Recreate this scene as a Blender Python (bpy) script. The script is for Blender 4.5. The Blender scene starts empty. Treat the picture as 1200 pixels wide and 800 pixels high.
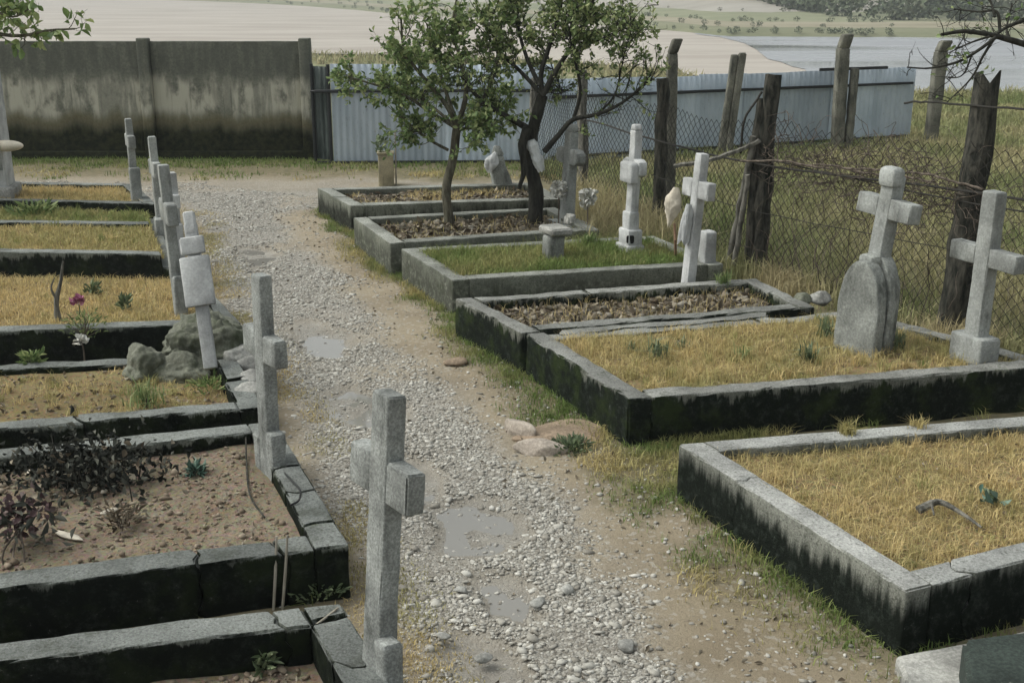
import bpy, math
import numpy as np
from mathutils import Vector
R = math.radians
rng = np.random.default_rng(7)
scene = bpy.context.scene
col = scene.collection

# ------------------------------------------------------------------ camera
FPX, TH, CH = 1400.0, R(16.7), 2.8
cam = bpy.data.cameras.new('camera')
cam.sensor_width = 36.0
cam.lens = 36.0 * FPX / 1200.0
cam.clip_start = 0.05
cam.clip_end = 6000
camo = bpy.data.objects.new('camera', cam)
col.objects.link(camo)
camo.location = (0, 0, CH)
camo.rotation_euler = (R(90) - TH, 0, 0)
scene.camera = camo

# ------------------------------------------------------------------ overcast daylight
SUN_EL, SUN_AZ = R(50), R(-82)          # azimuth measured from +Y towards +X
world = bpy.data.worlds.new('World')
scene.world = world
world.use_nodes = True
wn = world.node_tree
wn.nodes.clear()
sky = wn.nodes.new('ShaderNodeTexSky')
sky.sky_type = 'NISHITA'
sky.sun_disc = False
sky.sun_elevation = SUN_EL
sky.sun_rotation = SUN_AZ
sky.air_density = 1.0
sky.dust_density = 4.0
hs = wn.nodes.new('ShaderNodeHueSaturation')
hs.inputs['Saturation'].default_value = 0.22
bg = wn.nodes.new('ShaderNodeBackground')
bg.inputs['Strength'].default_value = 0.15
wo = wn.nodes.new('ShaderNodeOutputWorld')
wn.links.new(sky.outputs[0], hs.inputs['Color'])
tint = wn.nodes.new('ShaderNodeMix'); tint.data_type = 'RGBA'; tint.blend_type = 'MULTIPLY'
tint.inputs[0].default_value = 1.0; tint.inputs[7].default_value = (0.98, 1.015, 0.97, 1)
wn.links.new(hs.outputs[0], tint.inputs[6])
wn.links.new(tint.outputs[2], bg.inputs['Color'])
wn.links.new(bg.outputs[0], wo.inputs['Surface'])
sun = bpy.data.lights.new('sun', 'SUN')
sun.energy = 1.05
sun.angle = R(40)
sun.color = (1.0, 0.97, 0.92)
suno = bpy.data.objects.new('sun', sun)
col.objects.link(suno)
sd = Vector((math.sin(SUN_AZ) * math.cos(SUN_EL), math.cos(SUN_AZ) * math.cos(SUN_EL), math.sin(SUN_EL)))
suno.rotation_euler = sd.to_track_quat('Z', 'Y').to_euler()
suno.location = (-6, 6, 12)
scene.view_settings.view_transform = 'Standard'
scene.view_settings.look = 'None'
scene.view_settings.exposure = 0.55
scene.view_settings.gamma = 1.0
scene.cycles.use_denoising = True
scene.cycles.max_bounces = 6
scene.cycles.transparent_max_bounces = 4

# ------------------------------------------------------------------ survey helpers
cT, sT = math.cos(TH), math.sin(TH)
def P(x, y, z=0.0):
    """point of the height z that the photograph shows at x, y (1200 x 800)"""
    a, b = (x - 600) / FPX, (400 - y) / FPX
    t = (z - CH) / (-sT + b * cT)
    return np.array([a * t, (cT + b * sT) * t, z])
def Q(x, y, Y):
    """the same at the depth Y"""
    a, b = (x - 600) / FPX, (400 - y) / FPX
    t = Y / (cT + b * sT)
    return np.array([a * t, Y, CH + (-sT + b * cT) * t])
V3 = lambda *a: np.array(a, float)
def unit(v):
    v = np.asarray(v, float)
    return v / np.linalg.norm(v)
U = unit((-0.40, 0.915, 0))     # along the path, away
N = unit((-0.915, -0.40, 0))    # across, to the left

# ------------------------------------------------------------------ noise
def _h(ix, iy, iz, s):
    n = (ix * 374761393 + iy * 668265263 + iz * 2147483647 + s * 974711) & 0xFFFFFFFF
    n = ((n ^ (n >> 13)) * 1274126177) & 0xFFFFFFFF
    n = n ^ (n >> 16)
    return (n & 0xFFFFFF) / float(0xFFFFFF)
def noise3(p, f=1.0, s=0):
    p = np.asarray(p, float) * f
    i = np.floor(p).astype(np.int64)
    t = p - i
    t = t * t * (3 - 2 * t)
    x, y, z = i[..., 0], i[..., 1], i[..., 2]
    r = 0
    for dx in (0, 1):
        wx = t[..., 0] if dx else 1 - t[..., 0]
        for dy in (0, 1):
            wy = t[..., 1] if dy else 1 - t[..., 1]
            for dz in (0, 1):
                wz = t[..., 2] if dz else 1 - t[..., 2]
                r = r + wx * wy * wz * _h(x + dx, y + dy, z + dz, s)
    return r
def fbm2(x, y, f=1.0, s=0, o=4):
    x = np.asarray(x, float)
    p = np.stack([x, np.asarray(y, float) + 0 * x, 0 * x + 0.37], -1)
    r, a, t = 0, 1.0, 0
    for k in range(o):
        r = r + a * noise3(p, f * 2 ** k, s + k)
        t += a
        a *= 0.5
    return r / t
def sstep(e0, e1, x):
    t = np.clip((x - e0) / (e1 - e0), 0, 1)
    return t * t * (3 - 2 * t)

# ------------------------------------------------------------------ mesh helpers
def mesh_from(name, Vv, F, rnd=None, dry=None, smooth=False, sharp=None, attrs=None):
    """F: (m,3) or (m,4) index array"""
    Vv = np.asarray(Vv, np.float32)
    F = np.asarray(F, np.int32)
    me = bpy.data.meshes.new(name)
    me.vertices.add(len(Vv))
    me.vertices.foreach_set('co', Vv.ravel())
    k = F.shape[1]
    me.loops.add(F.size)
    me.loops.foreach_set('vertex_index', F.ravel())
    me.polygons.add(len(F))
    me.polygons.foreach_set('loop_start', np.arange(0, F.size, k, dtype=np.int32))
    if smooth:
        me.polygons.foreach_set('use_smooth', np.ones(len(F), dtype=bool))
    me.update(calc_edges=True)
    me.validate()
    for nm, arr in (('rnd', rnd), ('dry', dry)) + tuple((attrs or {}).items()):
        if arr is not None:
            a = me.attributes.new(nm, 'FLOAT', 'POINT')
            a.data.foreach_set('value', np.asarray(arr, np.float32))
    if smooth and sharp:
        me.set_sharp_from_angle(angle=R(sharp))
    return me
def join(parts):
    """list of (V, F) with equal face size"""
    Vs, Fs, n = [], [], 0
    for v, f in parts:
        Vs.append(v); Fs.append(np.asarray(f) + n); n += len(v)
    return np.concatenate(Vs), np.concatenate(Fs)
def link(name, me, mat, parent=None):
    o = bpy.data.objects.new(name, me)
    if mat is not None and len(me.materials) == 0:
        me.materials.append(mat)
    col.objects.link(o)
    if parent is not None:
        o.parent = parent
    return o
def wloc(o):
    l = np.array(o.location)
    while o.parent is not None:
        o = o.parent
        l = l + np.array(o.location)
    return l
def part(name, VF, mat, parent, smooth=True, sharp=40, **kw):
    """VF in world space; stored relative to the parent"""
    v, f = VF
    v = np.asarray(v, float) - wloc(parent)
    return link(name, mesh_from(name, v, f, smooth=smooth, sharp=sharp, **kw), mat, parent)
def tag(o, label=None, cat=None, group=None, kind=None):
    if label: o['label'] = label
    if cat: o['category'] = cat
    if group: o['group'] = group
    if kind: o['kind'] = kind
    return o
def thing(name, loc, label, cat, group=None):
    o = bpy.data.objects.new(name, None)
    o.empty_display_size = 0.1
    o.location = [float(c) for c in loc]
    col.objects.link(o)
    return tag(o, label, cat, group)
def single(name, VF, mat, label, cat, group=None, smooth=True, sharp=40, **kw):
    v, f = VF
    v = np.asarray(v, float)
    c = V3((v[:, 0].min() + v[:, 0].max()) / 2, (v[:, 1].min() + v[:, 1].max()) / 2, v[:, 2].min())
    o = link(name, mesh_from(name, v - c, f, smooth=smooth, sharp=sharp, **kw), mat)
    o.location = c
    return tag(o, label, cat, group)

def rbox(sx, sy, sz, r=0.012, step=0.06):
    """rounded, subdivided box centred in x, y with its bottom at z = 0; quads"""
    def ax(h):
        n = max(1, int(round((2 * h - 2 * r) / step)))
        return np.concatenate([[-h], np.linspace(-h + r, h - r, n + 1), [h]])
    hx, hy, hz = sx / 2, sy / 2, sz / 2
    X, Y, Z = ax(hx), ax(hy), ax(hz)
    Vs, Fs, n = [], [], 0
    def grid(A, B, fn, flip):
        nonlocal n
        a, b = np.meshgrid(A, B, indexing='ij')
        Vs.append(fn(a.ravel(), b.ravel()))
        na, nb = len(A), len(B)
        i = (np.arange(na - 1)[:, None] * nb + np.arange(nb - 1)[None]).ravel()
        q = np.stack([i, i + nb, i + nb + 1, i + 1], 1)
        if flip: q = q[:, ::-1]
        Fs.append(q + n); n += na * nb
    o = np.ones_like
    grid(X, Y, lambda a, b: np.stack([a, b, o(a) * hz], 1), False)
    grid(X, Y, lambda a, b: np.stack([a, b, -o(a) * hz], 1), True)
    grid(X, Z, lambda a, b: np.stack([a, o(a) * hy, b], 1), True)
    grid(X, Z, lambda a, b: np.stack([a, -o(a) * hy, b], 1), False)
    grid(Y, Z, lambda a, b: np.stack([o(a) * hx, a, b], 1), False)
    grid(Y, Z, lambda a, b: np.stack([-o(a) * hx, a, b], 1), True)
    v, f = np.concatenate(Vs), np.concatenate(Fs)
    key = np.round(v * 1e5).astype(np.int64)
    _, idx, inv = np.unique(key, axis=0, return_index=True, return_inverse=True)
    v = v[idx]; f = inv.reshape(-1)[f]
    h = V3(hx, hy, hz)
    q = np.clip(v, -(h - r), h - r)
    d = v - q
    l = np.linalg.norm(d, axis=1, keepdims=True)
    v = q + d / np.maximum(l, 1e-9) * np.minimum(l, r)
    edge = ((np.abs(d) > 1e-6).sum(1) >= 2).astype(float)
    v[:, 2] += hz
    return v, f, edge
def roughen(v, edge, amp=0.004, chip=0.012, f=9.0, s=0, centre=None):
    """uneven faces, chipped edges"""
    c = v.mean(0) if centre is None else centre
    d = np.stack([noise3(v + 7.1, f, s), noise3(v + 3.3, f, s + 5), noise3(v + 11.7, f, s + 9)], 1) - 0.5
    v = v + d * 2 * amp
    k = np.maximum(0, noise3(v, f * 1.3, s + 20) - 0.45) * 2 * chip * edge
    k = k + np.maximum(0, noise3(v, 3.7, s + 31) - .62) * 2.6 * chip * edge * 1.6
    dirn = c - v
    dirn = dirn / np.maximum(np.linalg.norm(dirn, axis=1, keepdims=True), 1e-6)
    dirn[:, 2] = np.minimum(dirn[:, 2] - 0.6, 0)
    return v + dirn * k[:, None]
_seed = [0]
def sd_():
    _seed[0] += 1
    return _seed[0] * 13
def block(origin, ux, uy, sx, sy, sz, r=0.012, step=0.06, amp=0.003, chip=0.01, uz=(0, 0, 1), taper=None, warp=None):
    """box with its bottom centre at origin and axes ux, uy, uz (world)"""
    v, f, e = rbox(sx, sy, sz, r, step)
    if taper is not None:
        k = v[:, 2:3] / sz
        v[:, :2] *= 1 + (taper - 1) * k
    if warp is not None:
        v = warp(v)
    s = sd_()
    v = roughen(v + s * 0.731, e, amp, chip, 9, s) - s * 0.731
    ux, uy, uz = unit(ux), unit(uy), unit(uz)
    w = np.asarray(origin, float) + v[:, :1] * ux + v[:, 1:2] * uy + v[:, 2:] * uz
    if np.dot(np.cross(ux, uy), uz) < 0: f = f[:, ::-1]
    return w, f
def tube(pts, rad, sides=7, jit=0.0, s=0, cap=True):
    pts = np.asarray(pts, float)
    n = len(pts)
    rad = np.broadcast_to(np.asarray(rad, float), (n,))
    tg = np.gradient(pts, axis=0)
    tg /= np.maximum(np.linalg.norm(tg, axis=1, keepdims=True), 1e-9)
    ref = V3(0.13, 0.27, 0.95) if abs(tg[0][2]) < 0.8 else V3(0.95, 0.2, 0.1)
    A = np.cross(tg, ref); A /= np.maximum(np.linalg.norm(A, axis=1, keepdims=True), 1e-9)
    B = np.cross(tg, A)
    an = np.arange(sides) * 2 * np.pi / sides
    v = pts[:, None] + (A[:, None] * np.cos(an)[None, :, None] + B[:, None] * np.sin(an)[None, :, None]) * rad[:, None, None]
    v = v.reshape(-1, 3)
    if jit:
        d = np.stack([noise3(v, 14, s), noise3(v, 14, s + 3), noise3(v, 14, s + 6)], 1) - 0.5
        v = v + d * 2 * np.repeat(rad, sides)[:, None] * jit
    i = np.arange(n - 1)[:, None] * sides
    j = np.arange(sides)[None]
    k = (j + 1) % sides
    q = np.stack([i + j, i + k, i + sides + k, i + sides + j], -1).reshape(-1, 4)
    if cap:
        v = np.concatenate([v, pts[:1], pts[-1:]])
        a, b = n * sides, n * sides + 1
        c0 = np.stack([np.full(sides, a), np.arange(sides), (np.arange(sides) + 1) % sides, (np.arange(sides) + 1) % sides], 1)
        t0 = (n - 1) * sides
        c1 = np.stack([np.full(sides, b), t0 + (np.arange(sides) + 1) % sides, t0 + np.arange(sides), t0 + np.arange(sides)], 1)
        tri = np.concatenate([c0[:, :3], c1[:, :3]])
        q3 = np.concatenate([q[:, [0, 1, 2]], q[:, [0, 2, 3]], tri])
        return v, q3
    return v, np.concatenate([q[:, [0, 1, 2]], q[:, [0, 2, 3]]])
def smoothline(pts, n=24):
    """Catmull-Rom through the points"""
    p = np.asarray(pts, float)
    p = np.concatenate([[2 * p[0] - p[1]], p, [2 * p[-1] - p[-2]]])
    out = []
    m = len(p) - 3
    for t in np.linspace(0, m - 1e-6, n):
        i = int(t); u = t - i
        a, b, c, d = p[i], p[i + 1], p[i + 2], p[i + 3]
        out.append(0.5 * ((2 * b) + (c - a) * u + (2 * a - 5 * b + 4 * c - d) * u ** 2 + (3 * b - a - 3 * c + d) * u ** 3))
    return np.array(out)
def tri(VF):
    v, f = VF
    f = np.asarray(f)
    if f.shape[1] == 4:
        f = np.concatenate([f[:, [0, 1, 2]], f[:, [0, 2, 3]]])
    return v, f
# icosahedron for stones and clods
_p = (1 + 5 ** .5) / 2
ICO_V = np.array([(-1, _p, 0), (1, _p, 0), (-1, -_p, 0), (1, -_p, 0), (0, -1, _p), (0, 1, _p), (0, -1, -_p), (0, 1, -_p), (_p, 0, -1), (_p, 0, 1), (-_p, 0, -1), (-_p, 0, 1)], float)
ICO_V /= np.linalg.norm(ICO_V[0])
ICO_F = np.array([(0, 11, 5), (0, 5, 1), (0, 1, 7), (0, 7, 10), (0, 10, 11), (1, 5, 9), (5, 11, 4), (11, 10, 2), (10, 7, 6), (7, 1, 8), (3, 9, 4), (3, 4, 2), (3, 2, 6), (3, 6, 8), (3, 8, 9), (4, 9, 5), (2, 4, 11), (6, 2, 10), (8, 6, 7), (9, 8, 1)])
def ico_sub(n):
    v, f = ICO_V.copy(), ICO_F.copy()
    for _ in range(n):
        cache, nv, nf = {}, list(v), []
        def mid(a, b):
            k = (min(a, b), max(a, b))
            if k not in cache:
                m = nv[a] + nv[b]; cache[k] = len(nv); nv.append(m / np.linalg.norm(m))
            return cache[k]
        for a, b, c in f:
            x, y, z = mid(a, b), mid(b, c), mid(c, a)
            nf += [(a, x, z), (b, y, x), (c, z, y), (x, y, z)]
        v, f = np.array(nv), np.array(nf)
    return v, f
def stones(pts, size, flat=0.6, sink=0.3):
    n = len(pts)
    size = np.broadcast_to(np.asarray(size, float), (n,))
    base = np.stack([ICO_V * rng.uniform(0.6, 1.25, (12, 1)) + rng.normal(0, .08, (12, 3)) for _ in range(24)])
    v = base[rng.integers(0, 24, n)]
    v = v * (np.stack([rng.uniform(.75, 1.35, n), rng.uniform(.6, 1.0, n), rng.uniform(flat * .6, flat * 1.1, n)], 1)[:, None] * size[:, None, None] * 0.5)
    a = rng.uniform(0, 6.283, n); t = rng.normal(0, .25, n)
    ct, st = np.cos(t)[:, None], np.sin(t)[:, None]
    x, y, z = v[..., 0], v[..., 1], v[..., 2]
    y, z = y * ct - z * st, y * st + z * ct
    ca, sa = np.cos(a)[:, None], np.sin(a)[:, None]
    x, y = x * ca - y * sa, x * sa + y * ca
    v = np.stack([x, y, z], -1) + np.asarray(pts)[:, None]
    v[..., 2] += (size * flat * (0.5 - sink))[:, None]
    f = ICO_F[None] + (np.arange(n) * 12)[:, None, None]
    return v.reshape(-1, 3), f.reshape(-1, 3), np.repeat(rng.random(n), 12)
def blades(pts, h, w, lean=0.6, dry=None, bend=0.6):
    """grass blades: 5 vertices, 3 triangles each"""
    pts = np.asarray(pts, float); n = len(pts)
    h = np.broadcast_to(np.asarray(h, float), (n,)); w = np.broadcast_to(np.asarray(w, float), (n,))
    a = rng.uniform(0, 6.283, n)
    side = np.stack([np.cos(a), np.sin(a), 0 * a], 1)
    b = rng.uniform(0, 6.283, n)
    ld = np.stack([np.cos(b), np.sin(b), 0 * b], 1) * (np.abs(rng.normal(0, lean, n)))[:, None]
    up = V3(0, 0, 1)
    k = 1 / np.sqrt(1 + (ld ** 2).sum(1))[:, None]
    mid = pts + (ld * 0.45 + up) * k * (h * 0.55)[:, None]
    tip = pts + (ld * (1 + bend) + up * (1 - 0.25 * bend)) * k * h[:, None]
    s2 = side * (w * 0.5)[:, None]
    v = np.stack([pts - s2, pts + s2, mid + s2 * .8, mid - s2 * .8, tip], 1)
    i = (np.arange(n) * 5)[:, None]
    f = np.concatenate([i + np.array([[0, 1, 2]]), i + np.array([[0, 2, 3]]), i + np.array([[3, 2, 4]])])
    return v.reshape(-1, 3), f, np.repeat(rng.random(n), 5), (None if dry is None else np.repeat(np.clip(dry, 0, 1), 5))
def leaves(pts, dirs, size, fold=0.25, width=0.5):
    pts = np.asarray(pts, float); n = len(pts)
    d = np.asarray(dirs, float); d = d / np.maximum(np.linalg.norm(d, axis=1, keepdims=True), 1e-9)
    size = np.broadcast_to(np.asarray(size, float), (n,))[:, None]
    rv = rng.normal(0, 1, (n, 3)) + V3(0, 0, .2)
    s = np.cross(d, rv); s /= np.maximum(np.linalg.norm(s, axis=1, keepdims=True), 1e-9)
    nn = np.cross(s, d)
    m = pts + d * size * .45
    v = np.stack([pts, m + s * size * width * .5 + nn * size * fold * .5, pts + d * size - nn * size * .12, m - s * size * width * .5 + nn * size * fold * .5,
                  pts + d * size * .75 + s * size * width * .36 + nn * size * fold * .2, pts + d * size * .75 - s * size * width * .36 + nn * size * fold * .2], 1)
    i = (np.arange(n) * 6)[:, None]
    f = np.concatenate([i + np.array([[a, b, c]]) for a, b, c in ((0, 1, 4), (0, 4, 2), (0, 2, 5), (0, 5, 3))])
    return v.reshape(-1, 3), f, np.repeat(rng.random(n), 6)

# ------------------------------------------------------------------ materials
class NT:
    def __init__(s, name):
        s.m = bpy.data.materials.new(name); s.m.use_nodes = True
        s.t = s.m.node_tree; s.t.nodes.clear()
        s.out = s.n('ShaderNodeOutputMaterial')
        s.b = s.n('ShaderNodeBsdfPrincipled')
        s.t.links.new(s.b.outputs[0], s.out.inputs['Surface'])
    def n(s, k, **kw):
        o = s.t.nodes.new(k)
        for a, b in kw.items(): setattr(o, a, b)
        return o
    def l(s, a, b): s.t.links.new(a, b)
    def setv(s, sock, v):
        if hasattr(v, 'is_linked') or isinstance(v, bpy.types.NodeSocket): s.l(v, sock)
        else: sock.default_value = v
    def pos(s, scale=(1, 1, 1)):
        g = s.n('ShaderNodeNewGeometry')
        m = s.n('ShaderNodeMapping'); m.inputs['Scale'].default_value = scale
        s.l(g.outputs['Position'], m.inputs['Vector'])
        return m.outputs[0]
    def posr(s, scale=(1, 1, 1)):
        g = s.n('ShaderNodeNewGeometry'); oi = s.n('ShaderNodeObjectInfo')
        v = s.n('ShaderNodeVectorMath', operation='ADD'); k = s.n('ShaderNodeVectorMath', operation='SCALE')
        k.inputs[0].default_value = (31, 47, 23); s.l(oi.outputs['Random'], k.inputs['Scale'])
        s.l(g.outputs['Position'], v.inputs[0]); s.l(k.outputs[0], v.inputs[1])
        m = s.n('ShaderNodeMapping'); m.inputs['Scale'].default_value = scale
        s.l(v.outputs[0], m.inputs['Vector'])
        return m.outputs[0]
    def noise(s, scale, vec=None, detail=4, rough=0.55, dist=0.0):
        o = s.n('ShaderNodeTexNoise')
        o.inputs['Scale'].default_value = scale; o.inputs['Detail'].default_value = detail
        o.inputs['Roughness'].default_value = rough; o.inputs['Distortion'].default_value = dist
        s.l(vec if vec is not None else s.pos(), o.inputs['Vector'])
        return o.outputs['Fac']
    def voro(s, scale, out='Color', feature='F1', vec=None):
        o = s.n('ShaderNodeTexVoronoi', feature=feature)
        o.inputs['Scale'].default_value = scale
        s.l(vec if vec is not None else s.pos(), o.inputs['Vector'])
        return o.outputs[out]
    def ramp(s, fac, a, b, inv=False):
        o = s.n('ShaderNodeMapRange'); o.interpolation_type = 'SMOOTHSTEP'
        s.setv(o.inputs['Value'], fac)
        o.inputs['From Min'].default_value = a; o.inputs['From Max'].default_value = b
        o.inputs['To Min'].default_value = 1.0 if inv else 0.0; o.inputs['To Max'].default_value = 0.0 if inv else 1.0
        return o.outputs[0]
    def mix(s, fac, a, b, mode='MIX'):
        o = s.n('ShaderNodeMix', data_type='RGBA', blend_type=mode)
        s.setv(o.inputs[0], fac)
        for k, v in ((6, a), (7, b)):
            if isinstance(v, (tuple, list)): o.inputs[k].default_value = tuple(v) + ((1,) if len(v) == 3 else ())
            else: s.l(v, o.inputs[k])
        return o.outputs[2]
    def math(s, op, a, b=0.0):
        o = s.n('ShaderNodeMath', operation=op)
        s.setv(o.inputs[0], a); s.setv(o.inputs[1], b)
        return o.outputs[0]
    def attr(s, nm):
        o = s.n('ShaderNodeAttribute'); o.attribute_name = nm
        return o.outputs['Fac']
    def bump(s, h, strength=0.5, dist=0.02):
        o = s.n('ShaderNodeBump'); o.inputs['Strength'].default_value = strength; o.inputs['Distance'].default_value = dist
        s.l(h, o.inputs['Height']); s.l(o.outputs[0], s.b.inputs['Normal'])
    def done(s, color, rough=0.85, metal=0.0, spec=0.3):
        if isinstance(color, (tuple, list)): s.b.inputs['Base Color'].default_value = tuple(color) + (1,)
        else: s.l(color, s.b.inputs['Base Color'])
        s.setv(s.b.inputs['Roughness'], rough)
        s.b.inputs['Metallic'].default_value = metal
        s.b.inputs['Specular IOR Level'].default_value = spec
        return s.m
def c_(c, k): return tuple(x * k for x in c)

def stone_mat(name, base, speck=0.25, moss=0.0, scale=1.0, dark=(0.03, 0.033, 0.028)):
    t = NT(name)
    big = t.noise(3.2 * scale, detail=5)
    fine = t.noise(60 * scale, detail=3, rough=.7)
    c = t.mix(t.ramp(big, .3, .7), c_(base, .62), c_(base, 1.22))
    streak = t.ramp(t.noise(9 * scale, t.pos((1.6, 1.6, .18)), detail=6, rough=.7), .52, .70)
    c = t.mix(t.math('MULTIPLY', streak, .45), c, c_(base, .42))
    c = t.mix(t.ramp(fine, .35, .7), t.mix(1.0, c, (1 - speck,) * 3, 'MULTIPLY'), t.mix(1.0, c, (1 + speck * .7,) * 3, 'MULTIPLY'))
    lich = t.ramp(t.noise(17 * scale, detail=6, rough=.7), .62, .72)
    c = t.mix(t.math('MULTIPLY', lich, .35), c, (0.42, 0.41, 0.35))
    if moss:
        mk = t.ramp(t.noise(5 * scale, t.pos((1, 1, .35)), detail=7, rough=.7), .62 - .3 * moss, .78 - .2 * moss)
        c = t.mix(t.math('MULTIPLY', mk, .85), c, dark)
    t.bump(t.noise(90 * scale, detail=4, rough=.7), .45, .006)
    return t.done(c, .9, 0, .25)

def kerb_mat(name, top, film=(0.012, 0.015, 0.012), wash=.25, streaky=.5, green=0.0, grime=.5):
    """concrete whose upright faces carry a black biofilm, washed off in drips below the top edge"""
    t = NT(name)
    g = t.n('ShaderNodeNewGeometry')
    pr = t.posr(); ob = t.n('ShaderNodeObjectInfo').outputs['Random']
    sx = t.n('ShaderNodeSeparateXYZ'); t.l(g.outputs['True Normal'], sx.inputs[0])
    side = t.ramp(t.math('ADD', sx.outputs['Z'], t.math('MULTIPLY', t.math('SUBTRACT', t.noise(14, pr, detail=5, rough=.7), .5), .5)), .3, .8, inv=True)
    big = t.noise(2.1, pr, detail=6, rough=.6)
    fine = t.noise(85, pr, detail=4, rough=.8)
    c = t.mix(t.ramp(big, .3, .7), c_(top, .66), c_(top, 1.2))
    c = t.mix(t.ramp(fine, .28, .74), t.mix(1.0, c, (.58,) * 3, 'MULTIPLY'), t.mix(1.0, c, (1.36,) * 3, 'MULTIPLY'))
    spots = t.ramp(t.noise(24, pr, detail=7, rough=.8), .58, .66)
    c = t.mix(t.math('MULTIPLY', spots, .5), c, (.46, .46, .43))
    pit = t.ramp(t.noise(48, pr, detail=2, rough=.6), .60, .66)
    c = t.mix(t.math('MULTIPLY', pit, .55), c, (.07, .072, .06))
    blot = t.ramp(t.noise(6, pr, detail=8, rough=.72), .50, .68)
    c = t.mix(t.math('MULTIPLY', blot, grime), c, (.055, .06, .045))
    mos = t.ramp(t.noise(3.3, pr, detail=8, rough=.7), .60, .70)
    c = t.mix(t.math('MULTIPLY', mos, green), c, (.07, .085, .03))
    drip = t.noise(7, t.posr((2.4, 2.4, .22)), detail=7, rough=.7)
    hz = t.math('ADD', t.attr('hz'), t.math('MULTIPLY', t.math('SUBTRACT', drip, .5), streaky * 2.2))
    hz = t.math('ADD', hz, t.math('MULTIPLY', t.math('SUBTRACT', ob, .5), streaky * .5))
    hz = t.math('ADD', hz, t.math('MULTIPLY', t.math('SUBTRACT', t.noise(1.7, pr, detail=4), .5), streaky * 1.6))
    c = t.mix(1.0, c, t.mix(ob, (.86, .87, .86), (1.12, 1.12, 1.1)), 'MULTIPLY')
    bare = t.ramp(hz, 1 - wash, 1.02)
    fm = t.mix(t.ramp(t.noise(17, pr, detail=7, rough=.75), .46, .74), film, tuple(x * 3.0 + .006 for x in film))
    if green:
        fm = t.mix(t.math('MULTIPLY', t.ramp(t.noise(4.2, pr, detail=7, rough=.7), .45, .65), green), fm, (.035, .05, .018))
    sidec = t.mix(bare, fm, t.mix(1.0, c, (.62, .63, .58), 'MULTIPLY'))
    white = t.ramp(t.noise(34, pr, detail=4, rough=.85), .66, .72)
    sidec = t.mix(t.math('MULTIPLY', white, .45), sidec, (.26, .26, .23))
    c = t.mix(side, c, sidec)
    t.bump(t.noise(55, pr, detail=7, rough=.8), .9, .014)
    return t.done(c, .95, 0, .04)

M = {}
M['cross'] = stone_mat('cross_concrete', (.30, .31, .295), speck=.2, moss=.3)
M['cross_dark'] = stone_mat('cross_terrazzo', (.275, .285, .27), speck=.34, moss=.3, scale=1.5)
M['cross_white'] = stone_mat('cross_whitewash', (.44, .445, .44), speck=.12, moss=.1)
M['head'] = stone_mat('headstone_rough', (.27, .28, .26), moss=.4)
M['kerb_light'] = kerb_mat('kerb_pale', (.40, .40, .385), wash=.34, streaky=.42, grime=.25)
M['kerb_black'] = kerb_mat('kerb_blackened', (.27, .27, .255), wash=.10, streaky=.48, green=.7, grime=.6)
M['kerb_left'] = kerb_mat('kerb_dark', (.215, .225, .215), film=(.009, .011, .009), wash=.06, streaky=.3, green=.35, grime=.55)
M['kerb_grey'] = kerb_mat('kerb_grey', (.28, .285, .26), film=(.085, .088, .072), wash=.5, streaky=.6, green=.25, grime=.45)
M['kerb_grey_dark'] = kerb_mat('kerb_grey_blackened', (.25, .255, .235), film=(.03, .032, .026), wash=.4, streaky=.6, grime=.5)
M['slab'] = stone_mat('slab_grey', (.33, .325, .30), moss=.2)
M['slab_dark'] = stone_mat('slab_dark_green', (.032, .042, .036), speck=.35)
M['rock'] = stone_mat('rock_mossy', (.19, .195, .155), moss=.7, dark=(.04, .048, .026))
M['brick_stone'] = stone_mat('sandstone_red', (.27, .205, .145), moss=.25)
M['pinkstone'] = stone_mat('pale_pink_stone', (.40, .345, .29), moss=.15)

def soil_mat(name, a, b, dark):
    t = NT(name)
    c = t.mix(t.ramp(t.noise(4, detail=6), .3, .7), a, b)
    c = t.mix(t.ramp(t.noise(34, detail=5, rough=.75), .5, .7), c, dark)
    cell = t.voro(60)
    c = t.mix(.25, c, t.mix(1.0, c, cell, 'MULTIPLY'))
    t.bump(t.noise(40, detail=6, rough=.75), .9, .03)
    return t.done(c, .95, 0, .15)
M['soil'] = soil_mat('soil_brown', (.26, .207, .145), (.34, .278, .20), (.16, .125, .085))
M['soil_grass'] = soil_mat('soil_under_straw', (.26, .20, .10), (.33, .26, .13), (.15, .115, .06))
M['soil_litter'] = soil_mat('soil_litter', (.15, .125, .095), (.22, .19, .15), (.07, .06, .045))

def rnd_mat(name, c0, c1, c2, rough=.9, bump=0, spec=.2, trans=0):
    """colour by piece: random between three tones"""
    t = NT(name)
    r = t.attr('rnd')
    c = t.mix(t.ramp(r, 0, .5), c0, c1)
    c = t.mix(t.ramp(r, .5, 1), c, c2)
    c = t.mix(t.ramp(t.noise(30, detail=3), .3, .75), t.mix(1.0, c, (.78,) * 3, 'MULTIPLY'), c)
    if bump: t.bump(t.noise(110, detail=3), bump, .004)
    m = t.done(c, rough, 0, spec)
    if trans:
        tr = t.n('ShaderNodeBsdfTranslucent'); t.l(c, tr.inputs['Color'])
        mx = t.n('ShaderNodeMixShader'); mx.inputs[0].default_value = trans
        t.l(t.b.outputs[0], mx.inputs[1]); t.l(tr.outputs[0], mx.inputs[2]); t.l(mx.outputs[0], t.out.inputs['Surface'])
    return m
M['gravel'] = rnd_mat('gravel_stone', (.26, .24, .205), (.41, .39, .345), (.56, .54, .49), .8, .3)
M['clod'] = rnd_mat('soil_clod', (.18, .14, .10), (.26, .205, .152), (.33, .275, .21), .95, .5)
M['clod_grey'] = rnd_mat('grey_clod', (.13, .115, .09), (.20, .18, .145), (.30, .275, .23), .95, .5)
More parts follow.
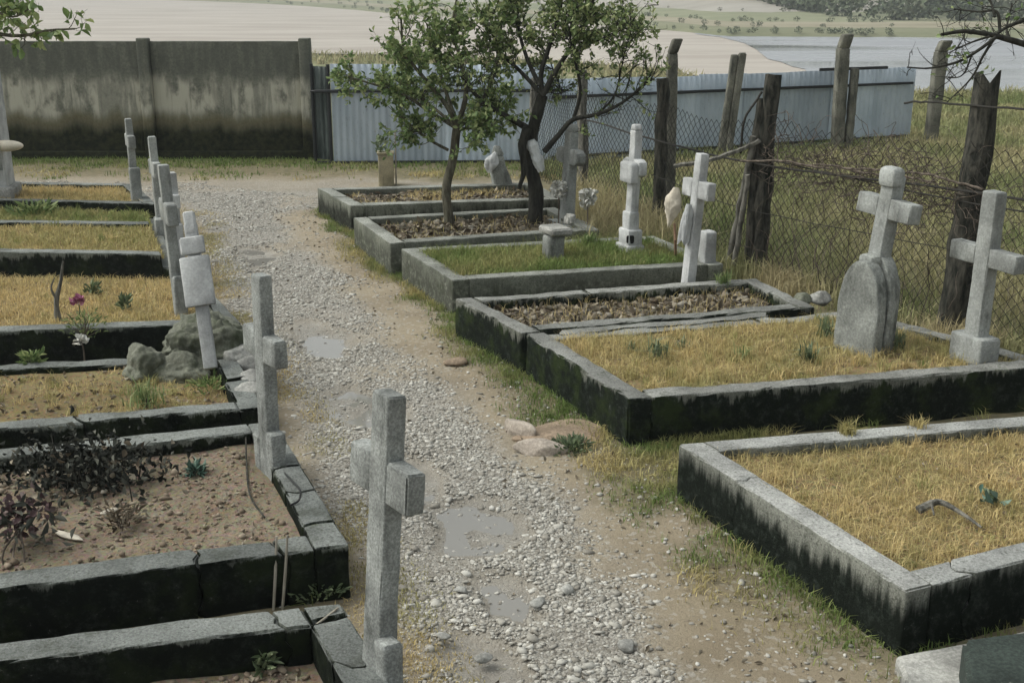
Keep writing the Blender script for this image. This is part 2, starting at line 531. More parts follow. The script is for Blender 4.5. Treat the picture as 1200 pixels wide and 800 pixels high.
M['litter'] = rnd_mat('dead_leaf', (.10, .075, .05), (.20, .165, .12), (.33, .29, .22), .9)
M['leaf'] = rnd_mat('leaf_green', (.09, .15, .05), (.20, .285, .10), (.40, .45, .20), .55, 0, .35, .3)
M['leaf_pale'] = rnd_mat('leaf_pale_green', (.10, .155, .055), (.22, .29, .11), (.40, .43, .20), .6, 0, .3, .3)
M['leaf_dark'] = rnd_mat('leaf_dead_dark', (.014, .016, .013), (.035, .038, .03), (.16, .16, .13), .8)
M['plant'] = rnd_mat('plant_leaf', (.08, .115, .06), (.15, .20, .10), (.27, .32, .19), .5, 0, .4, .2)
M['plant_blue'] = rnd_mat('plant_blue_green', (.05, .10, .075), (.10, .17, .13), (.20, .27, .21), .6)
M['scrub'] = rnd_mat('scrub_leaf', (.085, .11, .07), (.115, .14, .085), (.155, .165, .11), .95)
M['petal'] = rnd_mat('petal_pink', (.35, .10, .20), (.55, .22, .34), (.70, .42, .50), .6)
M['petal_white'] = rnd_mat('petal_white', (.5, .48, .42), (.66, .65, .6), (.75, .74, .7), .7)
M['petal_dull'] = rnd_mat('petal_dull', (.06, .035, .038), (.11, .07, .07), (.18, .14, .13), .85)
def grass_mat(name, green, straw, trans=.25):
    t = NT(name)
    r, d = t.attr('rnd'), t.attr('dry')
    g = t.mix(r, c_(green, .6), c_(green, 1.5))
    s = t.mix(r, c_(straw, .62), c_(straw, 1.3))
    c = t.mix(d, g, s)
    m = t.done(c, .75, 0, .2)
    tr = t.n('ShaderNodeBsdfTranslucent'); t.l(c, tr.inputs['Color'])
    mx = t.n('ShaderNodeMixShader'); mx.inputs[0].default_value = trans
    t.l(t.b.outputs[0], mx.inputs[1]); t.l(tr.outputs[0], mx.inputs[2]); t.l(mx.outputs[0], t.out.inputs['Surface'])
    return m
M['grass'] = grass_mat('grass_blades', (.135, .19, .055), (.60, .47, .235))
M['meadow'] = grass_mat('meadow_blades', (.17, .205, .08), (.44, .375, .22))
def bark_mat(name, a, b, rough=.9):
    t = NT(name)
    n = t.noise(22, t.pos((1, 1, .25)), detail=6, rough=.7)
    c = t.mix(t.ramp(n, .35, .65), a, b)
    t.bump(n, .8, .012)
    return t.done(c, rough, 0, .15)
M['bark'] = bark_mat('bark_grey', (.055, .05, .035), (.16, .15, .11))
M['bark_dark'] = bark_mat('bark_dark', (.018, .018, .015), (.05, .048, .04))
M['wood_dark'] = bark_mat('weathered_post', (.014, .016, .013), (.075, .07, .058))
M['wood_grey'] = bark_mat('weathered_grey_wood', (.06, .058, .05), (.20, .19, .165))
M['twig'] = bark_mat('dry_twig', (.06, .048, .038), (.17, .14, .115))
M['stick'] = bark_mat('pale_stick', (.22, .20, .16), (.36, .33, .28))
M['post_concrete'] = stone_mat('post_concrete', (.17, .165, .135), moss=.5)
M['wire'] = NT('rusty_wire').done((.028, .026, .022), .8, .1)
M['iron'] = NT('dark_iron').done((.025, .027, .028), .6, .3)
M['cable'] = NT('black_cable').done((.012, .012, .012), .5)
M['cloth'] = stone_mat('white_cloth', (.56, .57, .57), speck=.05)
M['bag'] = stone_mat('cream_bag', (.62, .56, .46), speck=.05)
M['rust_cloth'] = stone_mat('rusty_ribbon', (.38, .24, .16), speck=.1)
M['niche_shade'] = NT('niche_shade_black').done((.008, .008, .008), .9)  # near-black colour painting the shade inside the cross-foot niche
M['clay'] = stone_mat('clay_ochre', (.30, .265, .175), speck=.15)

t = NT('tin_sheet')
n1 = t.noise(2.2, t.pos((1.4, 1.4, .5)), detail=6)
c = t.mix(t.ramp(n1, .3, .7), (.36, .42, .475), (.48, .54, .595))
c = t.mix(t.math('MULTIPLY', t.ramp(t.noise(30, t.pos((1, 1, .3)), detail=5, rough=.7), .56, .72), .5), c, (.17, .18, .18))
c = t.mix(t.math('MULTIPLY', t.ramp(t.noise(8, detail=6, rough=.75), .61, .74), .6), c, (.22, .165, .11))
c = t.mix(1.0, c, t.mix(t.attr('rnd'), (.80, .80, .80), (1.1, 1.1, 1.1)), 'MULTIPLY')
M['tin'] = t.done(c, .6, .15, .4)
t = NT('tin_green_sheet')
M['tin_dark'] = t.done(t.mix(t.ramp(t.noise(9, t.pos((1, 1, .3)), detail=5), .35, .65), (.025, .035, .032), (.07, .085, .08)), .7, .1)

# wall: cast concrete with lime streaks, soot and a mossy foot
t = NT('wall_concrete')
g = t.n('ShaderNodeNewGeometry'); sx = t.n('ShaderNodeSeparateXYZ'); t.l(g.outputs['Position'], sx.inputs[0])
zz = sx.outputs['Z']
wob = t.noise(1.6, t.pos((1.6, 1, .25)), detail=6, rough=.6)
fine = t.noise(26, detail=6, rough=.7)
c = t.mix(t.ramp(fine, .3, .7), (.10, .105, .085), (.165, .165, .135))
zb = t.math('ADD', zz, t.math('MULTIPLY', t.math('SUBTRACT', wob, .5), .55))
streak = t.ramp(t.noise(2.2, t.pos((2.4, 1, .30)), detail=6, rough=.6), .42, .56)
zt = t.math('ADD', zz, t.math('ADD', t.math('MULTIPLY', t.math('SUBTRACT', t.noise(5, t.pos((1, 1, .5)), detail=6, rough=.65), .5), .5), t.math('MULTIPLY', t.math('SUBTRACT', wob, .5), .45)))
band = t.math('MULTIPLY', t.ramp(zb, .60, .84), t.ramp(zt, 1.16, 1.42, inv=True))
blob = t.ramp(t.noise(3.2, t.pos((1.0, 1, .55)), detail=7, rough=.62), .36, .52)
c = t.mix(t.math('MULTIPLY', t.math('MULTIPLY', band, t.math('MULTIPLY', blob, t.math('ADD', .35, t.math('MULTIPLY', streak, .65)))), .95), c, (.41, .395, .325))
c = t.mix(t.math('MULTIPLY', t.math('MULTIPLY', t.ramp(t.noise(5, t.pos((3, 1, .12)), detail=5, rough=.6), .60, .72), t.ramp(zz, .5, .9)), .5), c, (.07, .075, .06))
soot = t.math('MULTIPLY', t.ramp(zb, 1.25, 1.5), t.ramp(t.noise(4, t.pos((2, 1, .3)), detail=6), .3, .6))
c = t.mix(t.math('MULTIPLY', soot, .65), c, (.075, .08, .068))
moss = t.ramp(zb, .40, .68, inv=True)
c = t.mix(moss, c, t.mix(t.ramp(t.noise(12, detail=6, rough=.7), .35, .7), (.008, .011, .006), (.032, .034, .014)))
edge = t.ramp(zb, .58, .80, inv=True)
c = t.mix(t.math('MULTIPLY', t.math('SUBTRACT', edge, moss), .6), c, (.12, .095, .035))
t.bump(t.noise(45, detail=5, rough=.7), .4, .01)
M['wall'] = t.done(c, .92, 0, .2)

# ------------------------------------------------------------------ plan of the cemetery
def bl(poly, y):
    """x on a polyline of the plan at depth y"""
    p = np.array(poly); p = p[np.argsort(p[:, 1])]
    return np.interp(y, p[:, 1], p[:, 0])
PL = [tuple(P(x, y)[:2]) for x, y in ((560, 1000), (480, 800), (392, 620), (322, 460), (272, 380), (246, 330), (232, 260), (210, 238))] + [(-9.5, 17.2)]
PR = [tuple(P(x, y)[:2]) for x, y in ((1150, 1000), (870, 800), (650, 560), (490, 400), (405, 320), (335, 250))] + [(-2.2, 16.1)]
SILT = [(P(px, py)[0], P(px, py)[1], a, b, k) for px, py, a, b, k in ((370, 397, .80, .34, 1), (432, 478, .62, .30, 2), (545, 612, .55, .30, 3), (300, 300, .7, .3, 4), (598, 700, .45, .22, 6), (480, 560, .5, .2, 7), (560, 770, .45, .18, 8))]
def silt(x, y):
    x = np.asarray(x, float); y = np.asarray(y, float)
    r = np.zeros_like(x)
    for cx, cy, a, b, k in SILT:
        m = (np.abs(x - cx) < 1.6 * a) & (np.abs(y - cy) < 1.6 * a)
        if not m.any(): continue
        xm, ym = x[m], y[m]
        u = ((xm - cx) * U[0] + (ym - cy) * U[1]) / a; v = ((xm - cx) * U[1] - (ym - cy) * U[0]) / b
        d = np.sqrt(u * u + v * v) + (fbm2(xm, ym, 2.2, 120 + k) - .5) * 1.3 + (fbm2(xm, ym, 9, 140 + k) - .5) * .5
        r[m] = np.maximum(r[m], 1 - sstep(.55, .95, d))
    return r
def zone(x, y):
    """gravel, grass masks of the ground at plan points"""
    x = np.asarray(x, float); y = np.asarray(y, float)
    w = (fbm2(x, y, 1.3, 3) - .5) * .9
    xl, xr = bl(PL, y), bl(PR, y)
    g = sstep(-.10, .22, (x - xl) + w * .5) * sstep(-.12, .35, (xr - x) + w * .9)
    g = g * (1 - sstep(16.3, 17.2, y))
    # far cross path, packed dirt with some gravel
    far = sstep(15.3, 15.9, y + w * .5) * (1 - sstep(17.3, 18.3, y + w)) * (1 - sstep(-.2, .8, x))
    g = np.maximum(g, far * .55)
    patch = fbm2(x, y, 1.0, 41)
    g = g * (0.42 + 0.58 * sstep(.36, .54, patch + .10 * sstep(.0, .5, (x - xl) * (xr - x))))
    g = g * (1 - .82 * silt(x, y))
    d = x - xr
    gn = fbm2(x, y, 1.7, 11)
    verge = sstep(.12, .5, d + (gn - .5) * .8) * sstep(.36, .56, gn + .16 * sstep(.3, .8, d) + .10 * sstep(6.0, 8.5, y)) * (.45 + .55 * sstep(4.8, 6.6, y))
    left = sstep(.0, .22, xl - x + (gn - .5) * .3) * sstep(.35, .6, gn + .08)
    foot = sstep(17.4, 18.6, y + (gn - .5) * 1.5)
    gr = np.clip(np.maximum.reduce([verge, left * .8, foot]), 0, 1) * (1 - sstep(.2, .6, g))
    return np.clip(g, 0, 1), gr
def ground_z(x, y):
    x = np.asarray(x, float); y = np.asarray(y, float)
    z = (fbm2(x, y, .9, 71) - .5) * .05 + (fbm2(x, y, 5, 72, 3) - .5) * .018
    z = z * (1 - sstep(30, 40, y)) - .04 * silt(x, y)
    return z - 3.25 * sstep(31, 60, y + .12 * (x - 8))

# ------------------------------------------------------------------ ground
def axis(lo, hi, a, b, step, grow):
    m = list(np.arange(a, b + 1e-6, step))
    s, v = step, a
    while v > lo:
        s *= grow; v -= s; m.insert(0, v)
    s, v = step, b
    while v < hi:
        s *= grow; v += s; m.append(v)
    return np.array(m)
gx = axis(-1500, 1500, -5.2, 4.2, .05, 1.16)
gy = axis(-40, 2500, 3.4, 18.5, .055, 1.12)
X, Y = np.meshgrid(gx, gy, indexing='ij')
xf, yf = X.ravel(), Y.ravel()
zf = ground_z(xf, yf)
gm, grm = zone(xf, yf)
i = (np.arange(len(gx) - 1)[:, None] * len(gy) + np.arange(len(gy) - 1)[None]).ravel()
q = np.stack([i, i + len(gy), i + len(gy) + 1, i + 1], 1)
t = NT('ground_earth')
gv, gg = t.attr('gravel'), t.attr('grass')
dirt = t.mix(t.ramp(t.noise(1.4, detail=6), .3, .7), (.225, .182, .122), (.315, .262, .182))
dirt = t.mix(t.ramp(t.noise(24, detail=5, rough=.75), .55, .75), dirt, (.17, .13, .09))
cell = t.n('ShaderNodeSeparateColor'); t.l(t.voro(46), cell.inputs[0])
dirt = t.mix(t.math('MULTIPLY', t.ramp(cell.outputs[0], .86, .9), .6), dirt, (.40, .37, .32))
cell2 = t.n('ShaderNodeSeparateColor'); t.l(t.voro(70), cell2.inputs[0])
grav = t.mix(cell2.outputs[1], (.17, .155, .13), (.42, .40, .36))
c = t.mix(t.math('MULTIPLY', gv, .9), dirt, grav)
c = t.mix(t.math('MULTIPLY', gg, .75), c, t.mix(t.ramp(t.noise(9, detail=5), .35, .65), (.075, .075, .03), (.16, .13, .06)))
sl_ = t.attr('silt')
c = t.mix(t.math('MULTIPLY', sl_, .85), c, t.mix(t.ramp(t.noise(6, detail=5), .3, .7), (.225, .208, .18), (.31, .292, .26)))
c = t.mix(t.math('MULTIPLY', t.math('MULTIPLY', sl_, t.ramp(t.noise(70, detail=4, rough=.8), .55, .7)), .5), c, (.15, .135, .11))
wetr = t.math('SUBTRACT', .9, t.math('MULTIPLY', t.math('MULTIPLY', t.ramp(sl_, .5, .95), t.ramp(t.noise(3.5, detail=4), .38, .58)), .68))
# beyond the fences: meadow
g2 = t.n('ShaderNodeNewGeometry'); s2 = t.n('ShaderNodeSeparateXYZ'); t.l(g2.outputs['Position'], s2.inputs[0])
mead = t.mix(t.ramp(t.noise(.35, detail=6), .3, .7), (.115, .13, .05), (.22, .205, .10))
c = t.mix(t.ramp(s2.outputs['Y'], 19.2, 20.2), c, mead)
hgt = t.math('ADD', t.math('MULTIPLY', t.voro(70, 'Distance'), t.math('MULTIPLY', gv, -.8)), t.noise(55, detail=5, rough=.75))
t.bump(hgt, .8, .02)
M['ground'] = t.done(c, wetr, 0, .45)
go = link('ground', mesh_from('ground', np.stack([xf, yf, zf], 1), q, smooth=True, attrs={'gravel': gm, 'grass': grm, 'silt': silt(xf, yf) * (yf < 16)}), M['ground'])
tag(go, kind='structure')

# shallow puddles lie in the hollows of the path
t = NT('muddy_water')
M['puddle'] = t.done((.20, .19, .17), .06, 0, .6)
for cx, cy, a, b, k in SILT[:5]:
    an = np.linspace(0, 2 * np.pi, 48, endpoint=False)
    g1_, g2_ = np.meshgrid(np.linspace(-1.3, 1.3, 60), np.linspace(-1.3, 1.3, 60))
    qx = cx + U[0] * g1_.ravel() * a + U[1] * g2_.ravel() * b; qy = cy + U[1] * g1_.ravel() * a - U[0] * g2_.ravel() * b
    sv = silt(qx, qy); zq = ground_z(qx, qy)
    lev = np.percentile(zq[sv > .75], 55) if (sv > .75).sum() > 5 else -9
    v = np.stack([cx + U[0] * np.cos(an) * a * 1.05 + U[1] * np.sin(an) * b * 1.05, cy + U[1] * np.cos(an) * a * 1.05 - U[0] * np.sin(an) * b * 1.05, 0 * an + lev], 1)
    v = np.concatenate([[V3(cx, cy, lev)], v])
    f = np.array([(0, 1 + j, 1 + (j + 1) % 48) for j in range(48)])
    if np.cross(v[1] - v[0], v[2] - v[0])[2] < 0: f = f[:, ::-1]
    tag(link('puddle', mesh_from('puddle', v, f), M['puddle']), kind='structure')

# gravel
n = 190000
gyv = 3.6 + (17.5 - 3.6) * rng.random(n) ** 1.25
gxv = rng.uniform(-1, 1, n) * 1.4 + (bl(PL, gyv) + bl(PR, gyv)) / 2
m_, _ = zone(gxv, gyv)
clump = fbm2(gxv, gyv, 3.2, 90)
keep = rng.random(n) < np.clip(m_ ** 1.5 * (.2 + 1.3 * sstep(.36, .62, clump)), 0, 1) * .62 + .010
gxv, gyv = gxv[keep], gyv[keep]
sz = np.clip(rng.lognormal(-3.95, .42, len(gxv)), .010, .07)
V, F, r_ = stones(np.stack([gxv, gyv, ground_z(gxv, gyv)], 1), sz, .46, .38)
gs = link('path_gravel', mesh_from('path_gravel', V, F, rnd=r_), M['gravel'])
tag(gs, 'loose pale grey gravel scattered along the footpath', 'gravel', kind='stuff')
# pebbles on the bare dirt
n = 2600
yv = rng.uniform(3.8, 15, n); xv = bl(PR, yv) + rng.uniform(0, 1.3, n)
V, F, r_ = stones(np.stack([xv, yv, ground_z(xv, yv)], 1), np.clip(rng.lognormal(-4.2, .45, n), .006, .04), .6, .25)
tag(link('verge_pebbles', mesh_from('verge_pebbles', V, F, rnd=r_), M['gravel']), 'small pebbles strewn over the bare dirt beside the path', 'pebbles', kind='stuff')

# grass on the verge
def grass_patch(name, label, x, y, z, h, w, dry, mat, lean=.6, cat='grass'):
    V, F, r_, d_ = blades(np.stack([x, y, z], 1), h, w, lean, dry)
    o = link(name, mesh_from(name, V, F, rnd=r_, dry=d_), M[mat])
    return tag(o, label, cat, kind='stuff')
n = 200000
yv = 3.8 + 12 * rng.random(n) ** 1.1
xv = bl(PR, yv) + rng.uniform(-.1, 1.55, n)
_, gr = zone(xv, yv)
k = rng.random(n) < gr ** 1.3 * (.25 + .75 * sstep(.36, .6, fbm2(xv, yv, 5.5, 58)))
xv, yv = xv[k], yv[k]
grass_patch('verge_grass', 'short patchy green grass between the path and the right graves', xv, yv, ground_z(xv, yv) - .004, rng.uniform(.02, .085, len(xv)), rng.uniform(.003, .007, len(xv)),
            sstep(.42, .76, fbm2(xv, yv, 2.1, 55)) * .8, 'grass', .9)
n = 42000
yv = 3.7 + 12 * rng.random(n)
xv = bl(PL, yv) + rng.normal(.08, .13, n)
k = rng.random(n) < sstep(.38, .60, fbm2(xv, yv, 2.0, 15)) * .8
xv, yv = xv[k], yv[k]
grass_patch('path_edge_grass', 'yellowish moss and grass along the left edge of the gravel path', xv, yv, ground_z(xv, yv) - .004, rng.uniform(.012, .04, len(xv)), rng.uniform(.003, .007, len(xv)),
            .45 + .5 * sstep(.3, .7, fbm2(xv, yv, 2.4, 56)), 'grass', .9)
n = 26000
yv = rng.uniform(17.6, 19.9, n); xv = rng.uniform(-9.5, 1.2, n)
k = rng.random(n) < sstep(.42, .64, fbm2(xv, yv, 1.1, 12) + .22 * sstep(18.6, 19.6, yv)) * .8
xv, yv = xv[k], yv[k]
grass_patch('wall_foot_grass', 'low green weeds and dry grass at the foot of the concrete wall', xv, yv, ground_z(xv, yv) - .005, rng.uniform(.03, .10, len(xv)), rng.uniform(.008, .016, len(xv)),
            sstep(.40, .66, fbm2(xv, yv, 1.6, 57)) * (1.0 - .42 * (yv - 17.6)), 'grass', .8)

# ------------------------------------------------------------------ graves
def isect(p, d, q, e):
    A = np.array([[d[0], -e[0]], [d[1], -e[1]]])
    s = np.linalg.solve(A, (q - p)[:2])
    return p + d * s[0]
def quadbox(c4, z0, z1, r=.012, step=.06, amp=.004, chip=.014, sag=0.0, ends=(None, None)):
    """box over the plan quad a,b (outer), c,d (inner: opposite b, a)"""
    a, b, c, d = [np.array([p[0], p[1], 0.0]) for p in c4]
    L = (np.linalg.norm(b - a) + np.linalg.norm(c - d)) / 2
    W = (np.linalg.norm(d - a) + np.linalg.norm(c - b)) / 2
    v, f, e = rbox(L, W, z1 - z0, r, step)
    s, w = v[:, :1] / L + .5, v[:, 1:2] / W + .5
    for k, sdv in enumerate(ends):
        if sdv is None: continue
        wn_ = np.stack([w[:, 0] * 1.6 + sdv, v[:, 2] * 7, 0 * w[:, 0] + sdv], 1)
        e_ = (noise3(wn_, 1.3, 3) - .5) * .11 + (noise3(wn_, 4.0, 4) - .5) * .045
        fall = (s[:, 0] if k else 1 - s[:, 0]) ** 5
        s = s + (e_ / L * fall)[:, None]
    p = (1 - s) * (1 - w) * a + s * (1 - w) * b + s * w * c + (1 - s) * w * d
    p[:, 2] = v[:, 2] + z0
    if sag:
        p[:, 2] += (fbm2(p[:, 0], p[:, 1], 1.4, 31) - .5) * sag * (v[:, 2] > (z1 - z0) * .5)
    s_ = sd_()
    p = roughen(p, e, amp, chip, 9, s_)
    if np.cross((b - a)[:2], (d - a)[:2]) < 0: f = f[:, ::-1]
    return p, f
GR = []
def grave(label, c, h, w, bed, kerbm, soilm, cuts=None, skip=(), rough=1.0, z0=-.12, heights=None, group=None, sag=.012):
    """c: four outer plan corners path-far, path-near, back-near, back-far; sides 0 path, 1 near, 2 back, 3 far"""
    c = [np.array([p[0], p[1], 0.0]) for p in c]
    t = thing('grave_plot', (sum(c) / 4) * V3(1, 1, 0), label, 'grave', group or 'kerbed grave plots')
    cen = sum(c) / 4
    dirs, inn = [], []
    for k in range(4):
        d = unit(c[(k + 1) % 4] - c[k]); n_ = V3(-d[1], d[0], 0)
        if np.dot(cen - c[k], n_) < 0: n_ = -n_
        dirs.append(d); inn.append(c[k] + n_ * w)
    iso = lambda k, j: isect(inn[k], dirs[k], c[j], dirs[j])      # inner line of k with outer line of j
    ii = lambda k, j: isect(inn[k], dirs[k], inn[j], dirs[j])
    quads = {0: (c[0], c[1], iso(0, 1), iso(0, 3)), 2: (c[2], c[3], iso(2, 3), iso(2, 1)),
             1: (iso(0, 1), iso(2, 1), ii(1, 2), ii(0, 1)), 3: (iso(2, 3), iso(0, 3), ii(0, 3), ii(2, 3))}
    for k in (0, 1, 2, 3):
        if k in skip: continue
        a, b, cc, d = quads[k]
        cut = [0] + list((cuts or {}).get(k, [])) + [1]
        L = np.linalg.norm(b - a); cs = [None] + [rng.uniform(0, 90) for _ in cut[1:-1]] + [None]
        for j in range(len(cut) - 1):
            s0, s1 = cut[j] + (.003 if j else .001) / L, cut[j + 1] - (.003 if j < len(cut) - 2 else .001) / L
            sk = rng.normal(0, .012) / L if 0 < j else 0
            lo = lambda p, q_, s: p + (q_ - p) * s
            cq = (lo(a, b, s0), lo(a, b, s1), lo(d, cc, s1 + (.02 / L if j < len(cut) - 2 else 0)), lo(d, cc, s0 + (.02 / L if j else 0)))
            hh = (heights or {}).get(k, h) + (rng.normal(0, .003) if len(cut) > 2 else 0) + (.003 if k % 2 else 0)
            vf = quadbox(cq, z0, hh, .007 + .003 * rough, .05, .004 * rough, .018 * rough, sag * rough, ends=(cs[j], cs[j + 1]))
            part('kerb', vf, kerbm, t, attrs={'hz': np.clip(vf[0][:, 2] / hh, 0, 1)})
    # bed
    q4 = [ii(0, 3), ii(0, 1), ii(1, 2), ii(2, 3)]
    if 3 in skip: q4[0], q4[3] = iso(0, 3), iso(2, 3)
    if 1 in skip: q4[1], q4[2] = iso(0, 1), iso(2, 1)
    a, b, cc, d = q4
    na, nb = 30, 44
    s, w_ = np.meshgrid(np.linspace(-.02, 1.02, na), np.linspace(-.015, 1.015, nb), indexing='ij')
    s, w_ = s.ravel()[:, None], w_.ravel()[:, None]
    p = (1 - s) * (1 - w_) * a + s * (1 - w_) * b + s * w_ * cc + (1 - s) * w_ * d
    p[:, 2] = bed + (fbm2(p[:, 0], p[:, 1], 3.1, 5) - .5) * .055
    i = (np.arange(na - 1)[:, None] * nb + np.arange(nb - 1)[None]).ravel()
    f = np.stack([i, i + nb, i + nb + 1, i + 1], 1)
    nrm = np.cross(p[f[0][1]] - p[f[0][0]], p[f[0][2]] - p[f[0][0]])
    if nrm[2] < 0: f = f[:, ::-1]
    part('soil_bed', (p, f), soilm, t, sharp=None)
    g_ = dict(t=t, q=q4, bed=bed)
    GR.append(g_)
    return g_
def bedpts(g, n, pad=.0):
    a, b, c, d = g['q']
    s, w = rng.uniform(pad, 1 - pad, n)[:, None], rng.uniform(pad, 1 - pad, n)[:, None]
    p = (1 - s) * (1 - w) * a + s * (1 - w) * b + s * w * c + (1 - s) * w * d
    p[:, 2] = g['bed'] + (fbm2(p[:, 0], p[:, 1], 3.1, 5) - .5) * .055
    return p, s[:, 0], w[:, 0]
def bed_grass(g, label, n, h=(.03, .09), w=(.003, .006), dry=.9, lean=1.0, mask=.0, mat='grass', name='bed_grass'):
    p, s, w_ = bedpts(g, n, -.016)
    if mask:
        k = rng.random(n) < sstep(mask - .12, mask + .12, fbm2(p[:, 0], p[:, 1], 2.6, 21))
        p = p[k]
    d = np.clip(dry + (fbm2(p[:, 0], p[:, 1], 2.2, 33) - .5) * 1.1 + rng.normal(0, .1, len(p)), 0, 1)
    hv = rng.uniform(h[0], h[1], len(p)) * (.6 + .9 * fbm2(p[:, 0], p[:, 1], 4, 44))
    V, F, r_, d_ = blades(p - V3(0, 0, .005), hv, rng.uniform(w[0], w[1], len(p)), lean, d)
    o = link(name, mesh_from(name, V, F, rnd=r_, dry=d_), M[mat])
    return tag(o, label, 'grass', kind='stuff')
def bed_clods(g, n, size=(-3.6, .45), mat='clod', name='soil_clods', cap=.09):
    p, s, w = bedpts(g, n, .02)
    V, F, r_ = stones(p, np.clip(rng.lognormal(size[0], size[1], n), .008, cap), .7, .25)
    o = part(name, (V, F), M[mat], g['t'], smooth=False, rnd=r_)
    return tag(o, kind='stuff')
def bed_litter(g, n, size=(.02, .06), name='leaf_litter', mat='litter'):
    p, s, w = bedpts(g, n, .02)
    d = rng.normal(0, 1, (n, 3)) * V3(1, 1, .35)
    V, F, r_ = leaves(p + V3(0, 0, .012), d, rng.uniform(size[0], size[1], n), .3, .55)
    o = part(name, (V, F), M[mat], g['t'], smooth=False, rnd=r_)
    return tag(o, kind='stuff')

# right row, near to far
h = .32
A, B = P(795, 520, h), P(1062, 692, h)
G1 = grave('pale kerbed grave with yellow straw-like grass at the right front', [A, B, B + 2.5 * unit((.91, .40, 0)), P(1200, 488, h) + unit((.976, .216, 0)) * .35],
           h, .145, .265, M['kerb_light'], M['soil_grass'], cuts={0: [.30], 1: [.10]}, rough=.55, sag=.006)
A, B = P(616, 391, h), P(737, 468, h)
G2 = grave('blackened wide grave with dry grass below two tall concrete crosses', [A, B, V3(3.75, 7.72, 0), V3(2.72, 9.16, 0)],
           h, .15, .285, M['kerb_black'], M['soil_grass'], cuts={3: [.3]}, rough=2.0, heights={3: .30})
A, B = P(533, 350, h), P(620, 395, h)
G3 = grave('mossy black grave of bare clods beside the leaning dark fence post', [A, B + V3(-.06, .12, 0), V3(2.42, 9.22, 0), V3(2.14, 10.2, 0)],
           h, .14, .235, M['kerb_black'], M['soil_litter'], cuts={3: [.6], 2: [.5]}, rough=1.9)
A, B = P(470, 291, h), P(530, 328, h)
G4 = grave('smooth grey grave filled with fresh green grass', [A, B, P(848, 309, h), P(848, 309, h) + (A - B) * .98 + V3(.05, 0, 0)],
           h, .15, .28, M['kerb_grey'], M['soil_grass'], rough=.6)
A, B = P(414, 255, h), P(457, 285, h)
G5 = grave('grey grave of dead leaves where both small trees stand', [A, B, V3(.92, 12.35, 0), V3(.50, 13.66, 0)], h, .15, .24, M['kerb_grey'], M['soil_litter'], rough=.7)
A, B = P(372, 221, h), P(411, 241, h)
G6 = grave('farthest grave of the right row, black sided with wide pale top', [A, B, V3(.62, 14.2, 0), V3(.28, 15.45, 0)], h, .16, .25, M['kerb_grey_dark'], M['soil_litter'], cuts={0: [.5]}, rough=.7)
# left row, near to far
L1 = grave('low broken grave of brown clods at the left bottom edge', [P(400, 706, .2), P(540, 930, .2), V3(-2.6, 2.75, 0), V3(-3.05, 4.15, 0)],
           .2, .17, .02, M['kerb_left'], M['soil'], cuts={0: [.07, .35], 3: [.93]}, rough=1.3)
L2 = grave('cracked grave of bare brown soil behind a wilted dark bouquet', [P(322, 492, .28), P(409, 638, .28), V3(-3.05, 4.42, 0), V3(-3.72, 6.02, 0)],
           .28, .16, .20, M['kerb_left'], M['soil'], cuts={0: [.2, .42, .62, .84], 1: [.07, .25], 3: [.5]}, rough=1.1)
L3 = grave('crumbling grave with a mossy boulder at its path end', [V3(-2.12, 8.52, 0), V3(-1.56, 7.08, 0), V3(-3.85, 6.45, 0), V3(-4.4, 8.02, 0)],
           .25, .15, .13, M['kerb_left'], M['soil_grass'], cuts={0: [.3, .6], 1: [.45]}, rough=2.2, heights={3: .17})
L4 = grave('grave of golden dry grass with a pink flower', [P(228, 320, .3) , P(282, 378, .3), V3(-4.5, 8.5, 0), V3(-5.3, 10.55, 0)],
           .30, .15, .235, M['kerb_left'], M['soil_grass'], cuts={0: [.5]}, skip=(3,), rough=.8)
L5 = grave('high dark grave of reddish and green grass on the left', [P(190, 264, .42), P(209, 299, .45), V3(-5.55, 10.75, 0), V3(-6.05, 12.05, 0)], .45, .14, .39, M['kerb_left'], M['soil_grass'], skip=(3,), rough=.7, heights={0: .33})
L6 = grave('narrow weedy green grave between two dark kerbs on the left', [P(184, 242, .42), P(192, 263, .42), V3(-6.0, 12.25, 0), V3(-6.5, 13.5, 0)], .42, .14, .33, M['kerb_left'], M['soil_grass'], skip=(3,), rough=.7, heights={0: .28})
L7 = grave('farthest left grave of golden grass near the concrete wall', [P(157, 217, .40), P(184, 239, .42), V3(-6.6, 13.6, 0), V3(-7.2, 14.9, 0)], .42, .14, .36, M['kerb_left'], M['soil_grass'], rough=.7)

bed_grass(G1, 'golden straw grass filling the pale kerbed front grave', 19000, (.03, .09), (.0025, .005), .90, 1.5, .34)
bed_grass(G2, 'yellow dry grass in the wide grave below two tall crosses', 19000, (.03, .10), (.003, .0055), .72, 1.3, .36)
bed_grass(G4, 'fresh green grass in the smooth grey grave', 15000, (.05, .14), (.005, .009), .10, .8)
bed_grass(G3, 'sparse dry stalks among the clods beside the dark post', 900, (.04, .14), (.003, .006), .9, .7)
bed_grass(G5, 'thin dry grass under the two small trees', 700, (.04, .12), (.005, .009), .8, .8)
bed_grass(G6, 'sparse rusty grass in the farthest right grave', 3200, (.03, .10), (.006, .011), .85, .8, .5)
bed_grass(L3, 'patchy dry grass in the crumbling boulder grave', 7000, (.02, .07), (.003, .006), .75, 1.0, .5)
bed_grass(L4, 'golden dry grass around the pink flower', 16000, (.03, .08), (.004, .007), .95, 1.1, .30)
bed_grass(L5, 'reddish and green grass in the high dark grave', 11000, (.03, .08), (.005, .009), .62, .9)
bed_grass(L6, 'green weedy grass in the narrow left grave', 8000, (.04, .10), (.006, .011), .28, .9)
bed_grass(L7, 'golden grass in the farthest left grave', 8000, (.04, .10), (.006, .011), .95, .9)
